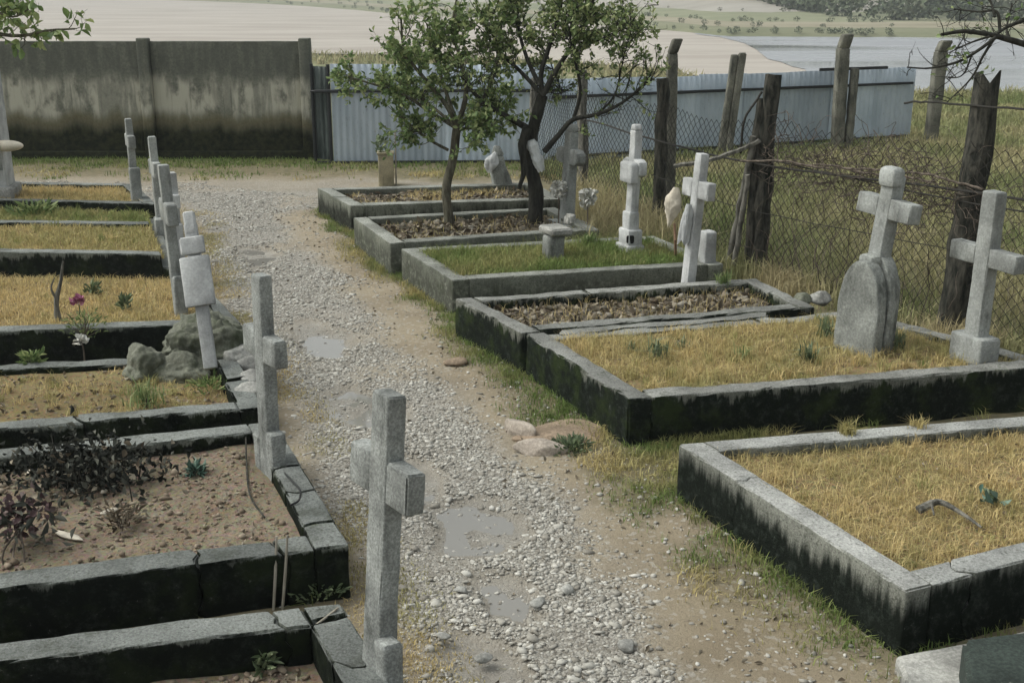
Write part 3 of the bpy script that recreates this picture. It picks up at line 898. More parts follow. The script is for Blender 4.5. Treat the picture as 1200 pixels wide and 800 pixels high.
bed_clods(L1, 1500, (-4.1, .6), cap=.07); bed_clods(L2, 1500, (-4.2, .55), cap=.06); bed_clods(L3, 500, (-4.2, .5))
bed_clods(G3, 1500, (-4.0, .65), 'clod_grey', cap=.09); bed_clods(G5, 500, (-3.3, .5), 'clod_grey', cap=.10); bed_clods(G6, 250, (-3.4, .5), 'clod_grey')
bed_litter(L1, 260); bed_litter(L2, 240, (.015, .045)); bed_litter(G3, 1100, (.03, .09)); bed_litter(G5, 1600, (.04, .11)); bed_litter(G6, 600, (.04, .10)); bed_litter(L3, 250)
def bed_clumps(g, label, nc, per, h, dry, w=.005, name='grass_clumps'):
    p, _, _ = bedpts(g, nc, .03)
    k = np.repeat(np.arange(nc), per)
    q_ = p[k] + rng.normal(0, 1, (len(k), 3)) * V3(.022, .022, 0)
    dd = np.clip(dry + rng.normal(0, .22, nc)[k], 0, 1)
    hh = (rng.uniform(.5, 1.25, nc)[k]) * rng.uniform(h * .5, h * 1.1, len(k))
    V, F, r_, d_ = blades(q_, hh, w, .9, dd)
    return tag(link(name, mesh_from(name, V, F, rnd=r_, dry=d_), M['grass']), label, 'grass', kind='stuff')
bed_clumps(G1, 'taller straw clumps in the pale kerbed front grave', 130, 26, .10, .85, .004)
bed_clumps(G2, 'taller straw and green clumps in the wide dry grave', 190, 24, .12, .70)
bed_clumps(L4, 'taller straw clumps around the pink flower', 90, 24, .10, .85)
bed_clumps(L3, 'green and dry clumps in the crumbling boulder grave', 50, 24, .10, .55)
bed_clumps(L5, 'mixed clumps in the high dark left grave', 70, 22, .12, .55, .008)
bed_clumps(L6, 'green clumps in the narrow weedy left grave', 70, 22, .14, .2, .009)
bed_clumps(L7, 'straw clumps in the farthest left grave', 50, 22, .12, .85, .009)
for g_ in (G1, G2, L4): bed_litter(g_, 130, (.015, .04))
# weeds and grass creeping up the outer kerb feet
px_, py_, dd_ = [], [], []
for g_, m_ in ((G1, .45), (G2, 1.3), (G3, 1.2), (G4, 1.0), (G5, .8), (G6, .7), (L1, .8), (L2, 1.0), (L3, .8)):
    q4 = g_['q']; cen_ = sum(q4) / 4
    for k in range(4):
        a, b = q4[k], q4[(k + 1) % 4]
        n_ = int(900 * m_ * np.linalg.norm(b - a))
        u_ = rng.random(n_)[:, None]; p = a + (b - a) * u_
        out_ = V3(-(b - a)[1], (b - a)[0], 0); out_ = unit(out_ if np.dot(out_, (a + b) / 2 - cen_) > 0 else -out_)
        p = p + out_ * (.165 + np.abs(rng.normal(0, .05, n_)))[:, None]
        keep = rng.random(n_) < sstep(.40, .64, fbm2(p[:, 0], p[:, 1], 2.4, 66))
        px_.append(p[keep, 0]); py_.append(p[keep, 1])
px_, py_ = np.concatenate(px_), np.concatenate(py_)
grass_patch('kerb_foot_grass', 'thin green grass growing against the feet of the kerbs', px_, py_, ground_z(px_, py_) - .004, rng.uniform(.03, .12, len(px_)), rng.uniform(.003, .006, len(px_)), .1 + .6 * sstep(.4, .7, fbm2(px_, py_, 1.7, 67)), 'grass', .7)
# dead leaves and bits blown over path and verge
n_ = 900
yv = 3.8 + 12 * rng.random(n_); xv = bl(PR, yv) + rng.normal(.3, .7, n_)
V, F, r_ = leaves(np.stack([xv, yv, ground_z(xv, yv) + .008], 1), rng.normal(0, 1, (n_, 3)) * V3(1, 1, .25), rng.uniform(.012, .045, n_), .3, .5)
tag(link('dead_leaves', mesh_from('dead_leaves', V, F, rnd=r_), M['litter']), 'dead leaves and bits blown over the path and verge', 'leaves', kind='stuff')
# the worn middle kerb strip of the clod grave
g3s = quadbox((P(655, 392, .31), P(900, 372, .31), P(900, 360, .31), P(655, 377, .31)), .1, .31, .02, .05, .008, .03, .03)
part('kerb', g3s, M['kerb_black'], G3['t'], attrs={'hz': np.clip(g3s[0][:, 2] / .31, 0, 1)})

# ------------------------------------------------------------------ concrete wall
WY = 20.0
w0, w1, w2 = Q(-190, 185, WY)[0], Q(180, 185, WY)[0], Q(364, 185, WY)[0]
xs = [w0 - (w2 - w1), w0, w1, w2]
wt = thing('concrete_wall', (w1, WY, 0), 'tall stained concrete panel wall at the back left', 'wall')
for x in xs:
    part('wall_post', block((x, WY - .03, -.2), (1, 0, 0), (0, 1, 0), .18, .20, 2.14, .012, .12, .004, .012), M['post_concrete'] if 0 else M['wall'], wt)
for a, b in zip(xs[:-1], xs[1:]):
    part('wall_panel', block(((a + b) / 2, WY + .02, -.2), (1, 0, 0), (0, 1, 0), b - a - .19, .09, 2.09, .008, .12, .004, .01), M['wall'], wt)
    part('plinth', block(((a + b) / 2, WY - .06, -.1), (1, 0, 0), (0, 1, 0), b - a - .19, .06, .22, .012, .12, .008, .02), M['wall'], wt)

# ------------------------------------------------------------------ corrugated tin fence
def sheet(a, b, z0, z1, per=.105, amp=.009, lean=0.0):
    a, b = V3(*a), V3(*b)
    L = np.linalg.norm(b - a); d = (b - a) / L; n_ = V3(-d[1], d[0], 0)
    s = np.arange(0, L, per / 8); ph = (s / per) % 1
    prof = amp * np.where(ph < .18, 0, np.where(ph < .32, (ph - .18) / .14, np.where(ph < .68, 1, np.where(ph < .82, (.82 - ph) / .14, 0))))
    zs = np.linspace(z0, z1, 5)
    rows = []
    for off in (0, .003):
        for z in zs:
            w = (fbm2(s * 1.3 + a[0], 0 * s + z, 1.2, 9) - .5) * .03 + lean * z
            rows.append(a + d * s[:, None] + n_ * (prof + off + w)[:, None] + V3(0, 0, 1) * (z + (fbm2(s + a[0], 0 * s, .9, 6)[:, None] - .5) * .03 * (z > z1 - .01)))
    v = np.concatenate(rows); m = len(s)
    f = []
    for k in (0, 5):
        for r in range(4):
            i = (k + r) * m + np.arange(m - 1)
            qd = np.stack([i, i + 1, i + m + 1, i + m], 1)
            f.append(qd if k == 0 else qd[:, ::-1])
    top = np.stack([4 * m + np.arange(m - 1), 4 * m + np.arange(m - 1) + 1, 9 * m + np.arange(m - 1) + 1, 9 * m + np.arange(m - 1)], 1)
    f.append(top)
    for c_0, fl in ((0, False), (m - 1, True)):
        e = np.array([[r * m + c_0, (r + 1) * m + c_0, (6 + r) * m + c_0, (5 + r) * m + c_0] for r in range(4)])
        f.append(e if fl else e[:, ::-1])
    return v, np.concatenate(f)
tl0, tl1 = V3(Q(391, 190, 19.35)[0], 19.35, 0), V3(.62, 19.5, 0)
tr1 = V3(Q(1064, 160, 22.4)[0], 22.4, 0)
tf = thing('tin_fence', tl0, 'blue grey corrugated tin fence on dark rails behind the trees', 'fence')
def run(a, b, n, z1):
    for k in range(n):
        p, q_ = a + (b - a) * (k / n), a + (b - a) * ((k + 1) / n)
        d = unit(q_ - p)
        o = part('tin_sheet', sheet(p + d * .004 + V3(0, .012 * (k % 2), 0), q_ + d * .05 + V3(0, .012 * (k % 2), 0), .0, z1 + rng.normal(0, .012), lean=rng.normal(0, .008)), M['tin'], tf, smooth=False)
        at = o.data.attributes.new('rnd', 'FLOAT', 'POINT'); at.data.foreach_set('value', np.full(len(o.data.vertices), rng.random(), np.float32))
run(tl0, tl1, 4, 1.55)
run(tl1, tr1, 8, 1.30)
for z, zr in ((1.13, 1.02), (.0, .06)):
    part('rail', block((tl0 + tl1) / 2 + V3(0, -.045, z), tl1 - tl0, (0, 1, 0), np.linalg.norm(tl1 - tl0) + .5, .04, .045, .006, .3), M['iron'], tf)
    dd = unit(tr1 - tl1)
    part('rail', block((tl1 + tr1) / 2 + V3(0, -.06, zr), dd, (-dd[1], dd[0], 0), np.linalg.norm(tr1 - tl1) - .05, .04, .045, .006, .3), M['iron'], tf)
part('cap_rail', block(Q(1000, 82, 21.8) + V3(0, -.04, 0), tr1 - tl1, (0, 1, 0), 1.5, .05, .05, .006, .3), M['iron'], tf)
# narrow dark gate leaf between wall and tin
gt = thing('metal_gate', (w2 + .25, 19.7, 0), 'narrow dark green metal gate leaf between wall and tin fence', 'gate')
gx0, gx1 = w2 + .13, tl0[0] - .01
part('gate_sheet', sheet((gx0, 19.62, 0), (gx1, 19.45, 0), .04, 1.52, .09, .016), M['tin_dark'], gt, smooth=False)
for x, yy in ((gx0 + .02, 19.58), (gx1 - .03, 19.41)):
    part('gate_post', tube([(x, yy, -.15), (x, yy, .8), (x, yy, 1.56)], .028, 8), M['iron'], gt)
part('gate_rail', tube([(gx0, 19.55, 1.13), (gx1, 19.38, 1.13)], .02, 6), M['iron'], gt)

# ------------------------------------------------------------------ posts and chain link
def wood_post(p, top, r, s, name='fence_post', mat='wood_dark', notch=False):
    pts = [np.array(p) + (np.array(top) - np.array(p)) * k + V3(*(rng.normal(0, .008, 2)), 0) for k in np.linspace(0, 1, 14)]
    v, f = tube(pts, [r * (1.12 - .2 * k) for k in np.linspace(0, 1, 14)], 9, .22, s)
    if notch:
        tp = np.array(top); m = v[:, 2] > tp[2] - .04
        d = (v[:, 0] - tp[0])
        v[m, 2] += np.where(np.abs(d[m]) > r * .45, .05, -.06) * np.where(d[m] > 0, 1, .8)
    return v, f
pA, pB, pC = P(1112, 395), P(886, 322), P(770, 275)
pD, pE = V3(.95, 15.75, 0), V3(.30, 18.0, 0)
pZ = pA + (pA - pB) * 1.0
tA, tB, tC = Q(1158, 92, pA[1]), Q(906, 88, pB[1]), Q(778, 92, pC[1])
fence = thing('chain_link_fence', pB * V3(1, 1, 0), 'sagging rusty chain link fence on dark weathered posts along the right', 'fence')
dn = V3(0, 0, .35)
part('fence_post', wood_post(pA - dn, tA, .112, 3, notch=True), M['wood_dark'], fence)
part('fence_post', wood_post(pB - dn, tB, .085, 4), M['wood_dark'], fence)
part('fence_post', wood_post(pB - dn + V3(-.07, .03, 0), tB + V3(-.10, .02, -.22), .06, 5), M['wood_dark'], fence)
part('fence_post', wood_post(pC - dn, tC, .075, 6), M['wood_dark'], fence)
part('fence_post', wood_post(pD - dn, Q(682, 82, pD[1]), .07, 7), M['wood_grey'], fence)
part('fence_post', wood_post(pE - dn, pE + V3(.03, 0, 1.45), .06, 8), M['wood_grey'], fence)
part('fence_post', wood_post(pZ - dn, pZ + V3(.05, 0, 2.0), .10, 9), M['wood_dark'], fence)
part('prop_stick', wood_post(P(850, 318) - V3(0, 0, .1), Q(884, 160, pB[1] - .05), .035, 10, mat='wood_grey'), M['wood_grey'], fence)
part('prop_stick', wood_post(P(858, 322) - V3(0, 0, .1), Q(876, 205, pB[1] - .12), .028, 11), M['wood_grey'], fence)
def chain(a, b, h, cell=.052, r=.0036):
    a, b = np.array(a), np.array(b)
    L = np.linalg.norm(b - a); d = (b - a) / L; n_ = V3(-d[1], d[0], 0)
    nz = int(h / cell); nx = int(L / cell)
    out = []
    for k in range(nx):
        zz = np.linspace(.02, h, nz + 1)
        s = k * cell + np.where((np.arange(nz + 1) + k) % 2 == 0, 0, cell * 1.04)
        s = np.clip(s, 0, L)
        p = a + d * s[:, None] + V3(0, 0, 1) * zz[:, None]
        p = p + n_ * ((np.arange(nz + 1) % 2) * .005 + (fbm2(s * .9 + a[0], zz * .9, 1.0, 17) - .5) * .16)[:, None]
        p[:, 2] += (fbm2(s * 1.2, zz + a[1], 1.0, 18) - .5) * .07 - .10 * np.sin(np.pi * s / L) * (zz / h)
        p += d * ((fbm2(s, zz, 2.0, 19) - .5) * .05)[:, None]
        out.append(tube(p, r, 3, cap=False))
    return join(out)
H_ = 1.28
for a, b, hh in ((pZ, pA, 1.62), (pA, pB, 1.60), (pB, pC, 1.55), (pC, pD, 1.5), (pD, pE, 1.45)):
    o = part('wire_mesh', chain(a, b, hh), M['wire'], fence, smooth=False)
    tag(o, kind='stuff')
def strand(pts, r=.006, sag=.0, name='wire_strand', mat='wire', parent=None, jit=.012):
    p = smoothline(pts, 40)
    p[:, 2] += (fbm2(np.arange(40) * .21 + pts[0][0], np.zeros(40), 1.0, 61) - .5) * jit * 4
    return part(name, tube(p, r, 5), M[mat], parent)
zA, zB = Q(1130, 222, pA[1])[2], Q(890, 190, pB[1])[2]
fr = unit((-.9, -.43, 0)) * .10
strand([pZ + fr + V3(0, 0, 1.30), pA + fr + V3(0, 0, zA), pB + fr + V3(0, 0, zB), pC + fr + V3(0, 0, 1.1), pD + fr * .7 + V3(0, 0, 1.12)], .011, parent=fence)
strand([pZ + fr + V3(0, 0, 1.22), pA + fr + V3(0, 0, zA - .07), pB + fr + V3(0, 0, zB + .05)], .007, parent=fence)
strand([pZ + fr + V3(0, 0, 1.95), Q(1150, 122, pA[1]) + fr, Q(1060, 120, pA[1] + .8)], .009, parent=fence)
strand([pA + fr + V3(0, 0, .75), pB + fr + V3(0, 0, .66), pC + fr + V3(0, 0, .7)], .004, parent=fence)
# bundled sticks lying along the wire
for k in range(4):
    a, b = Q(880 + 60 * k, 188 + 4 * k, pB[1] - .5 * k), Q(985 + 60 * k, 197 + 8 * k, pB[1] - .9 - .5 * k)
    strand([a + fr * 1.2, (a + b) / 2 + fr * 1.2 + V3(0, 0, .03), b + fr * 1.2], .010, mat='twig', name='tied_stick', parent=fence)
strand([Q(790, 195, pB[1] + .3), Q(840, 186, pB[1] + .1), Q(890, 165, pB[1] - .12)], .024, mat='wood_grey', name='tied_stick', parent=fence)
strand([Q(868, 180, pB[1]), Q(873, 140, pB[1] - .1), Q(893, 108, pB[1] - .12)], .012, mat='wire', parent=fence)

# concrete posts with bent heads
def bent_post(label, foot, top, w, bend=(.10, 0, .16), twin=None, mat='post_concrete'):
    t = thing('concrete_post', foot * V3(1, 1, 0), label, 'post', 'old concrete fence posts')
    ax = np.array(top) - np.array(foot); L = np.linalg.norm(ax)
    part('shaft', block(np.array(foot) - unit(ax) * .3, (1, .1, 0), (-.1, 1, 0), w, w * .9, L + .3, .02, .12, .007, .03, uz=ax), M[mat], t)
    if bend is not None:
        part('bent_head', block(np.array(top) - V3(0, 0, .012), (1, .1, 0), (-.1, 1, 0), w * .92, w * .85, np.linalg.norm(bend), .02, .1, .006, .025, uz=bend), M[mat], t)
    if twin is not None:
        off, top2, w2_ = twin
        ax2 = np.array(top2) - (np.array(foot) + off); L2 = np.linalg.norm(ax2)
        part('second_shaft', block(np.array(foot) + off - unit(ax2) * .3, (1, .1, 0), (-.1, 1, 0), w2_, w2_, L2 + .3, .02, .12, .007, .03, uz=ax2), M[mat], t)
    return t
f = P(781, 272) + V3(.05, .18, 0)
bent_post('mossy concrete post with bent head beside the dark pole right of the trees', f, Q(788, 62, f[1]), .12, (.05, -.03, .17))
yq = 20.2
bent_post('pair of joined grey posts in front of the tin fence', V3(Q(852, 190, yq)[0], yq, 0), Q(870, 62, yq), .125, None, (V3(-.12, 0, 0), Q(861, 64, yq), .11))
yq = 21.0
bent_post('tall thick concrete post with bent head near the tin fence corner', V3(Q(980, 180, yq)[0], yq, 0), Q(988, 56, yq), .20, (.05, -.05, .24), (V3(.20, .02, 0), Q(1002, 80, yq), .13))
yq = 22.0
bent_post('lone concrete post just past the end of the tin fence', V3(Q(1090, 170, yq)[0], yq, 0), Q(1103, 60, yq), .21, (.06, -.04, .2))

# dry creepers on the fence
out = []
def creeper(p0, n, step, drift, wob, r):
    p, d = np.array(p0, float), unit(drift)
    pts = [p]
    for _ in range(n):
        d = unit(d + rng.normal(0, wob, 3) * V3(1, 1, 1) + np.array(drift) * .12)
        p = p + d * step; p = p.copy(); p[2] = max(p[2], .05); pts.append(p)
    return tube(smoothline(pts, n * 2), np.linspace(r, r * .4, n * 2), 4, cap=False)
for k in range(420):
    s = rng.random() ** .8
    b = pB + (pA - pB) * s
    z = rng.choice([1.15, 1.05, 1.3, .9], p=[.4, .3, .2, .1]) + rng.normal(0, .10)
    out.append(creeper(b + V3(rng.normal(0, .06), rng.normal(0, .08), z), rng.integers(4, 9), .07, unit(rng.normal(0, 1, 3) * V3(1, 1.2, .8) + V3(0, 0, .15)), .55, rng.uniform(.0025, .0055)))
for k in range(60):
    b = pA + (pZ - pA) * rng.random() * .5
    out.append(creeper(b + V3(rng.normal(0, .05), rng.normal(0, .08), rng.uniform(.8, 1.5)), 6, .07, unit(rng.normal(0, 1, 3)), .5, .003))
for k in range(36):
    b = pB + (pA - pB) * rng.random()
    out.append(creeper(b + V3(rng.normal(0, .05), rng.normal(0, .06), .05), rng.integers(10, 17), .08, (0, 0, 1), .28, rng.uniform(.003, .006)))
v, f = join(out)
o = link('dry_creeper', mesh_from('dry_creeper', v, f), M['twig'])
tag(o, 'tangle of bare brown creeper stems on the chain link fence', 'creeper', kind='stuff')

# ------------------------------------------------------------------ meadow behind the chain link
n = 150000
yv = 8.0 + 24 * rng.random(n) ** 1.35
fx = np.interp(yv, [pZ[1], pA[1], pB[1], pC[1], pD[1], pE[1], 40], [pZ[0], pA[0], pB[0], pC[0], pD[0], pE[0], pE[0]])
xv = fx + .12 + np.abs(rng.random(n)) * (9 + yv * .35)
k = (yv < np.interp(xv, [tl1[0], tr1[0], tr1[0] + .01, 50], [19.3, 22.3, 40, 40])) & (xv < yv * .55 + 1.2)
xv, yv = xv[k], yv[k]
dist = np.hypot(xv, yv)
dr = np.clip(.38 + (fbm2(xv, yv, .7, 77) - .5) * 2.0 - .35 * sstep(1.2, 0.1, xv - np.interp(yv, [7, 20], [4.6, .3])), 0, 1)
grass_patch('meadow_grass', 'dry uncut meadow grass behind the chain link fence', xv, yv, ground_z(xv, yv) - .01, rng.uniform(.10, .30, len(xv)), rng.uniform(.006, .012, len(xv)) * (dist / 11), dr, 'meadow', .7)
# rank weeds: foot of the fence on the near side
n = 16000
s = rng.random(n) * 4
pp = np.array([pZ, pA, pB, pC, pD])
i_ = s.astype(int); u_ = (s - i_)[:, None]
p = pp[i_] * (1 - u_) + pp[i_ + 1] * u_ + np.stack([rng.normal(-.12, .2, n), rng.normal(-.05, .2, n), np.zeros(n)], 1)
k = rng.random(n) < .25 + .75 * sstep(.42, .6, fbm2(p[:, 0], p[:, 1], 1.9, 81)); p = p[k]
p[:, 2] = ground_z(p[:, 0], p[:, 1])
grass_patch('fence_weeds', 'tall weeds and dead stalks along the foot of the chain link fence', p[:, 0], p[:, 1], p[:, 2], rng.uniform(.08, .34, len(p)), rng.uniform(.006, .013, len(p)), .25 + .7 * sstep(.4, .62, fbm2(p[:, 0], p[:, 1], 1.2, 82)), 'meadow', .55)
n = 6000
xv = rng.uniform(.7, 2.0, n); yv = rng.uniform(12.2, 17.5, n)
k = (xv > .75 + (16 - yv) * .0) & (xv < np.interp(yv, [11.7, 13.6, 15.7, 18], [2.4, 1.7, .98, .3]) + .1); xv, yv = xv[k], yv[k]
grass_patch('rust_weeds', 'tall rust brown dead weeds between the white crosses and the fence', xv, yv, ground_z(xv, yv), rng.uniform(.2, .65, len(xv)), rng.uniform(.008, .016, len(xv)), .7 + .3 * rng.random(len(xv)), 'rust' if 'rust' in M else 'meadow', .35)
n = 5000
p = P(690, 262) ; xv = rng.normal(.95, .45, n); yv = rng.normal(12.15, .32, n)
k = (xv > .1) & (yv > 11.55); xv, yv = xv[k], yv[k]
grass_patch('lush_weeds', 'lush pale green weeds between the two white crosses', xv, yv, ground_z(xv, yv) + .02, rng.uniform(.12, .42, len(xv)), rng.uniform(.008, .018, len(xv)), .18 + .2 * rng.random(len(xv)), 'meadow', .6)

# ------------------------------------------------------------------ crosses
def cross(label, foot, topz, w, t_, bar, barh, barz, mat, lean=(0, 0), ax=None, foot_block=None, round_top=False, arm_drop=0, name='stone_cross', armt=None, taper=.86):
    """foot: ground point; bar along the path axis; w along the bar, t_ across"""
    foot = np.array(foot, float)
    ax = unit(ax if ax is not None else U); nx = V3(-ax[1], ax[0], 0)
    up = unit(V3(0, 0, 1) + ax * lean[0] + nx * lean[1])
    axl = unit(ax - up * np.dot(ax, up)); nl = np.cross(up, axl)
    th = thing(name, foot, label, 'cross', 'grave crosses')
    H = topz - foot[2]
    Hs = H - (w * .5 if round_top else 0)
    part('shaft', block(foot - up * .12, axl, nl, w * 1.06, t_ * 1.05, Hs + .12, .008, .07, .003, .012, uz=up, taper=taper), M[mat], th)
    if round_top:
        k = taper
        def dome(v):
            v = v.copy(); zt = v[:, 2].max(); hh = zt
            q_ = np.clip(v[:, 2] / hh, 0, 1)
            v[:, 0] *= np.sqrt(np.maximum(1 - (q_ * .97) ** 2, .02)); return v
        part('rounded_head', block(foot + up * (Hs + .002), axl, nl, w * 1.05 * k, t_ * 1.05 * k, w * .52, .012, .03, .002, .004, uz=up, warp=dome), M[mat], th)
    zc = barz - foot[2]
    wz = w * (1.06 + (taper - 1) * (zc / H)) 
    al = (bar - wz) / 2
    ta = armt or t_ * .98
    for s in (1, -1):
        def sh(v, s=s):
            v = v.copy()
            if round_top:
                e = np.clip((v[:, 0] * s) / al + .5, 0, 1)
                k = np.where(e > .72, np.sqrt(np.maximum(1 - ((e - .72) / .3) ** 2, .1)), 1)
                v[:, 2] = barh / 2 + (v[:, 2] - barh / 2) * k
            return v
        c = foot + up * (zc - barh / 2 - arm_drop * s) + axl * s * (wz / 2 + al / 2 - .004)
        part('arm', block(c, axl, nl, al, ta, barh, .008, .05, .003, .014, uz=up, warp=sh), M[mat], th)
    if foot_block:
        for (off, bw, bt, bh) in foot_block:
            part('foot_block', block(foot - V3(0, 0, .14) + axl * off, axl, nl, bw, bt, bh + .14, .012, .06, .004, .014), M[mat], th)
    return th
# left row, near to far
f = P(443, 815, .05)
cross('nearest speckled grey cross at the lower middle of the photo', f, Q(462, 462, f[1] + .02)[2], .125, .082, .45, .165, Q(455, 562, f[1])[2], 'cross_dark', (0, -.075), ax=(-.58, .81, 0), foot_block=[(-.10, .09, .088, .30)], taper=.95)
f = P(318, 556, .18)
cross('speckled grey cross standing at the corner of the cracked soil grave', f, Q(311, 322, f[1])[2], .118, .075, .46, .15, Q(311, 405, f[1])[2], 'cross_dark', (0, -.01), ax=(-.55, .83, 0), foot_block=[(-.09, .09, .085, .28), (.09, .09, .085, .22)], taper=.95)
f = P(222, 438, .22); top = Q(235, 262, f[1] + .05)
f = P(212, 372, .2)
cross('slender dark grey cross beside the leaning whitish slab', f, Q(205, 193, f[1])[2], .10, .085, .46, .17, Q(207, 248, f[1])[2], 'cross', (.02, .03), taper=.9, foot_block=[(-.05, .11, .10, .36)])
f = P(190, 276, .3)
cross('thin grey cross with rounded foot on the weedy left grave', f, Q(180, 160, f[1])[2], .10, .08, .40, .15, Q(184, 197, f[1])[2], 'cross', (0, .02), foot_block=[(-.05, .16, .14, .2)], taper=.9)
f = P(160, 238, .35)
cross('farthest left cross on the golden grave by the wall', f, Q(153, 139, f[1])[2], .095, .08, .38, .14, Q(155, 165, f[1])[2], 'cross', (0, .01), foot_block=[(-.07, .12, .12, .42)], taper=.9)
f = P(212, 300, .3)
cross('short pale cross half hidden behind the slender dark cross', P(206, 290, .35), Q(203, 192, 11.9)[2], .14, .11, .34, .13, Q(206, 222, 11.9)[2], 'cross_white', (0, 0), foot_block=[(-.05, .16, .13, .25)], taper=.95)
# leaning whitish slab with curved plate
bt, tp = V3(*P(248, 432, .30)), None
bt = Q(247, 432, 7.82); tp = Q(223, 262, 8.25)
sl = thing('leaning_cross', bt * V3(1, 1, 0), 'leaning whitish cross with a broad rounded plate propped on the mossy boulder', 'cross', 'grave crosses')
axd = unit(tp - bt); sidev = unit(np.cross(axd, (-.15, .99, 0))); nrm = np.cross(axd, sidev)
Ls = np.linalg.norm(tp - bt)
part('shaft', block(bt, sidev, nrm, .09, .06, Ls * 1.0, .01, .06, .002, .008, uz=axd), M['cross_white'], sl)
def plate(v):
    v = v.copy(); v[:, 1] -= 1.2 * v[:, 0] ** 2; return v
part('plate', block(bt + axd * Ls * .42 + nrm * .052, sidev, nrm, .205, .032, Ls * .34, .008, .025, .001, .003, uz=axd, warp=plate), M['cross_white'], sl)
part('upper_plate', block(bt + axd * Ls * .775 + nrm * .052, sidev, nrm, .17, .035, Ls * .12, .012, .04, .002, .006, uz=axd), M['cross_white'], sl)
part('head', block(bt + axd * Ls * .92 + sidev * .0, sidev, nrm, .08, .07, Ls * .16, .012, .04, .002, .006, uz=axd), M['cross_white'], sl)
part('prop_rod', tube([P(252, 375, .3), Q(237, 335, 8.6)], .012, 6), M['iron'], sl)
# right row
f = P(1140, 424, .28)
cross('plain tall grey cross in front of the notched dark post', f, Q(1160, 224, f[1])[2], .125, .10, .60, .125, Q(1152, 300, f[1])[2], 'cross', (-.01, -.01), foot_block=[(0, .29, .18, .20)], taper=.95)
f = P(1015, 410, .28) + V3(0, .10, 0)
hd = cross('tilted grey cross with a knob head rising behind an arched headstone', f, Q(1044, 205, f[1])[2], .13, .11, .56, .14, Q(1040, 243, f[1])[2], 'cross', (-.03, -.10), round_top=False, taper=.9)
part('knob_head', block(Q(1044, 219, f[1]), U, N, .165, .115, .14, .032, .03, .002, .004), M['cross'], hd)
def arch(v):
    v = v.copy(); z1 = v[:, 2].max(); q_ = np.clip((v[:, 2] / z1 - .58) / .42, 0, 1)
    v[:, 0] *= np.sqrt(np.maximum(1 - (q_ * .985) ** 2, .02)); return v
fo = P(1003, 416, .26)
hs_ = thing('arched_headstone', fo, 'rough arched headstone leaning in front of the tilted knob cross', 'headstone')
hx, hn = unit((-.62, .78, 0)), unit((-.78, -.62, 0))
part('slab', block(fo - V3(0, 0, .12), hx, hn, .345, .11, .80, .015, .03, .004, .008, uz=unit((.05, .09, 1)), warp=arch), M['head'], hs_)
part('back_slab', block(fo + V3(.11, .10, -.12), hx, hn, .345, .12, .82, .015, .03, .004, .008, uz=unit((.06, .06, 1)), warp=arch), M['head'], hs_)
part('collar', block(Q(1020, 312, fo[1] + .12), U, N, .15, .13, .09, .04, .02, .003, .01), M['head'], hs_)
f = P(806, 334, .26)
w3 = cross('white cross with a slanted leg standing on the grey kerb', f, Q(819, 180, f[1])[2], .10, .085, .42, .15, Q(816, 222, f[1])[2], 'cross_white', (0, -.08), taper=.95)
part('shaft_foot', block(P(828, 309, .3) - V3(0, 0, .05), U, N, .13, .12, .36, .012, .06, .003, .01), M['cross_white'], w3)
f = P(738, 297, .26)
w4 = cross('white cross with rounded head and niche in its stepped foot', f, Q(742, 146, f[1])[2], .112, .09, .34, .17, Q(740, 196, f[1])[2], 'cross_white', (0, -.03), round_top=True, foot_block=[(0, .26, .19, .10), (0, .21, .155, .25), (.0, .145, .115, .42)], taper=.85)
part('plate', block(Q(737, 214, f[1] - .06), U, N, .24, .09, .20, .025, .04, .002, .006), M['cross_white'], w4)
part('niche', block(f + V3(-.01, -.105, .12) , (1, 0, 0), (0, 1, 0), .075, .03, .085, .02, .02, 0, 0), M['niche_shade'], w4)  # solid black block; its colour stands in for the shade of a recess
f = P(664, 262, .25)
w5 = cross('grey rounded cross next to white paper flowers by the dark tree', f, Q(675, 146, f[1])[2], .16, .11, .52, .17, Q(672, 183, f[1])[2], 'cross', (0, -.05), round_top=True, taper=.85)
part('foot_slab', block(f + V3(.03, -.05, -.03), U, N, .5, .34, .06, .012, .06, .003, .01), M['cross'], w5)
part('foot_block', block(f + V3(.02, -.05, -.2), U, N, .26, .22, .165, .012, .06, .004, .012), M['cross'], w5)

def rock(label, c, dims, mat, s, rot=0, sub=4, amp=.45, name='boulder', cat='rock', group=None):
    v, f = ico_sub(sub)
    rs = np.random.default_rng(s)
    pn = rs.normal(0, 1, (15, 3)); pn /= np.linalg.norm(pn, axis=1, keepdims=True)
    pd = rs.uniform(.62, .98, 15) if amp > .35 else rs.uniform(.78, 1.0, 15)
    dt = v @ pn.T
    rad = np.minimum(1.05, np.min(np.where(dt > .05, pd[None] / np.maximum(dt, .05), 9), axis=1))
    k = .30 * (noise3(v + s, 1.6, s) - .5) + .12 * (noise3(v + s, 4.5, s + 1) - .5) + .07 * (noise3(v + s, 11, s + 2) - .5)
    v = v * (rad * 1.12 * (1 + amp * k))[:, None] * (V3(*dims) / 2)
    ca, sa = math.cos(rot), math.sin(rot)
    v = np.stack([v[:, 0] * ca - v[:, 1] * sa, v[:, 0] * sa + v[:, 1] * ca, v[:, 2]], 1)
    return single(name, (v + np.array(c), f), M[mat], label, cat, group, sharp=None)
# stone stump with a cap in the green grave
f = P(648, 306, .27)
st = thing('stone_pillar', f, 'short stone pillar with a broken cap in the green grave', 'pillar')
part('stem', block(f - V3(0, 0, .1), U, N, .18, .16, .36, .03, .05, .006, .015, taper=1.06), M['head'], st)
part('cap', block(f + V3(.02, 0, .265), U, N, .30, .22, .07, .015, .04, .006, .03), M['slab'], st)
part('chip', block(f + V3(.16, .08, .34), U, N, .13, .08, .10, .02, .03, .008, .04), M['slab'], st)
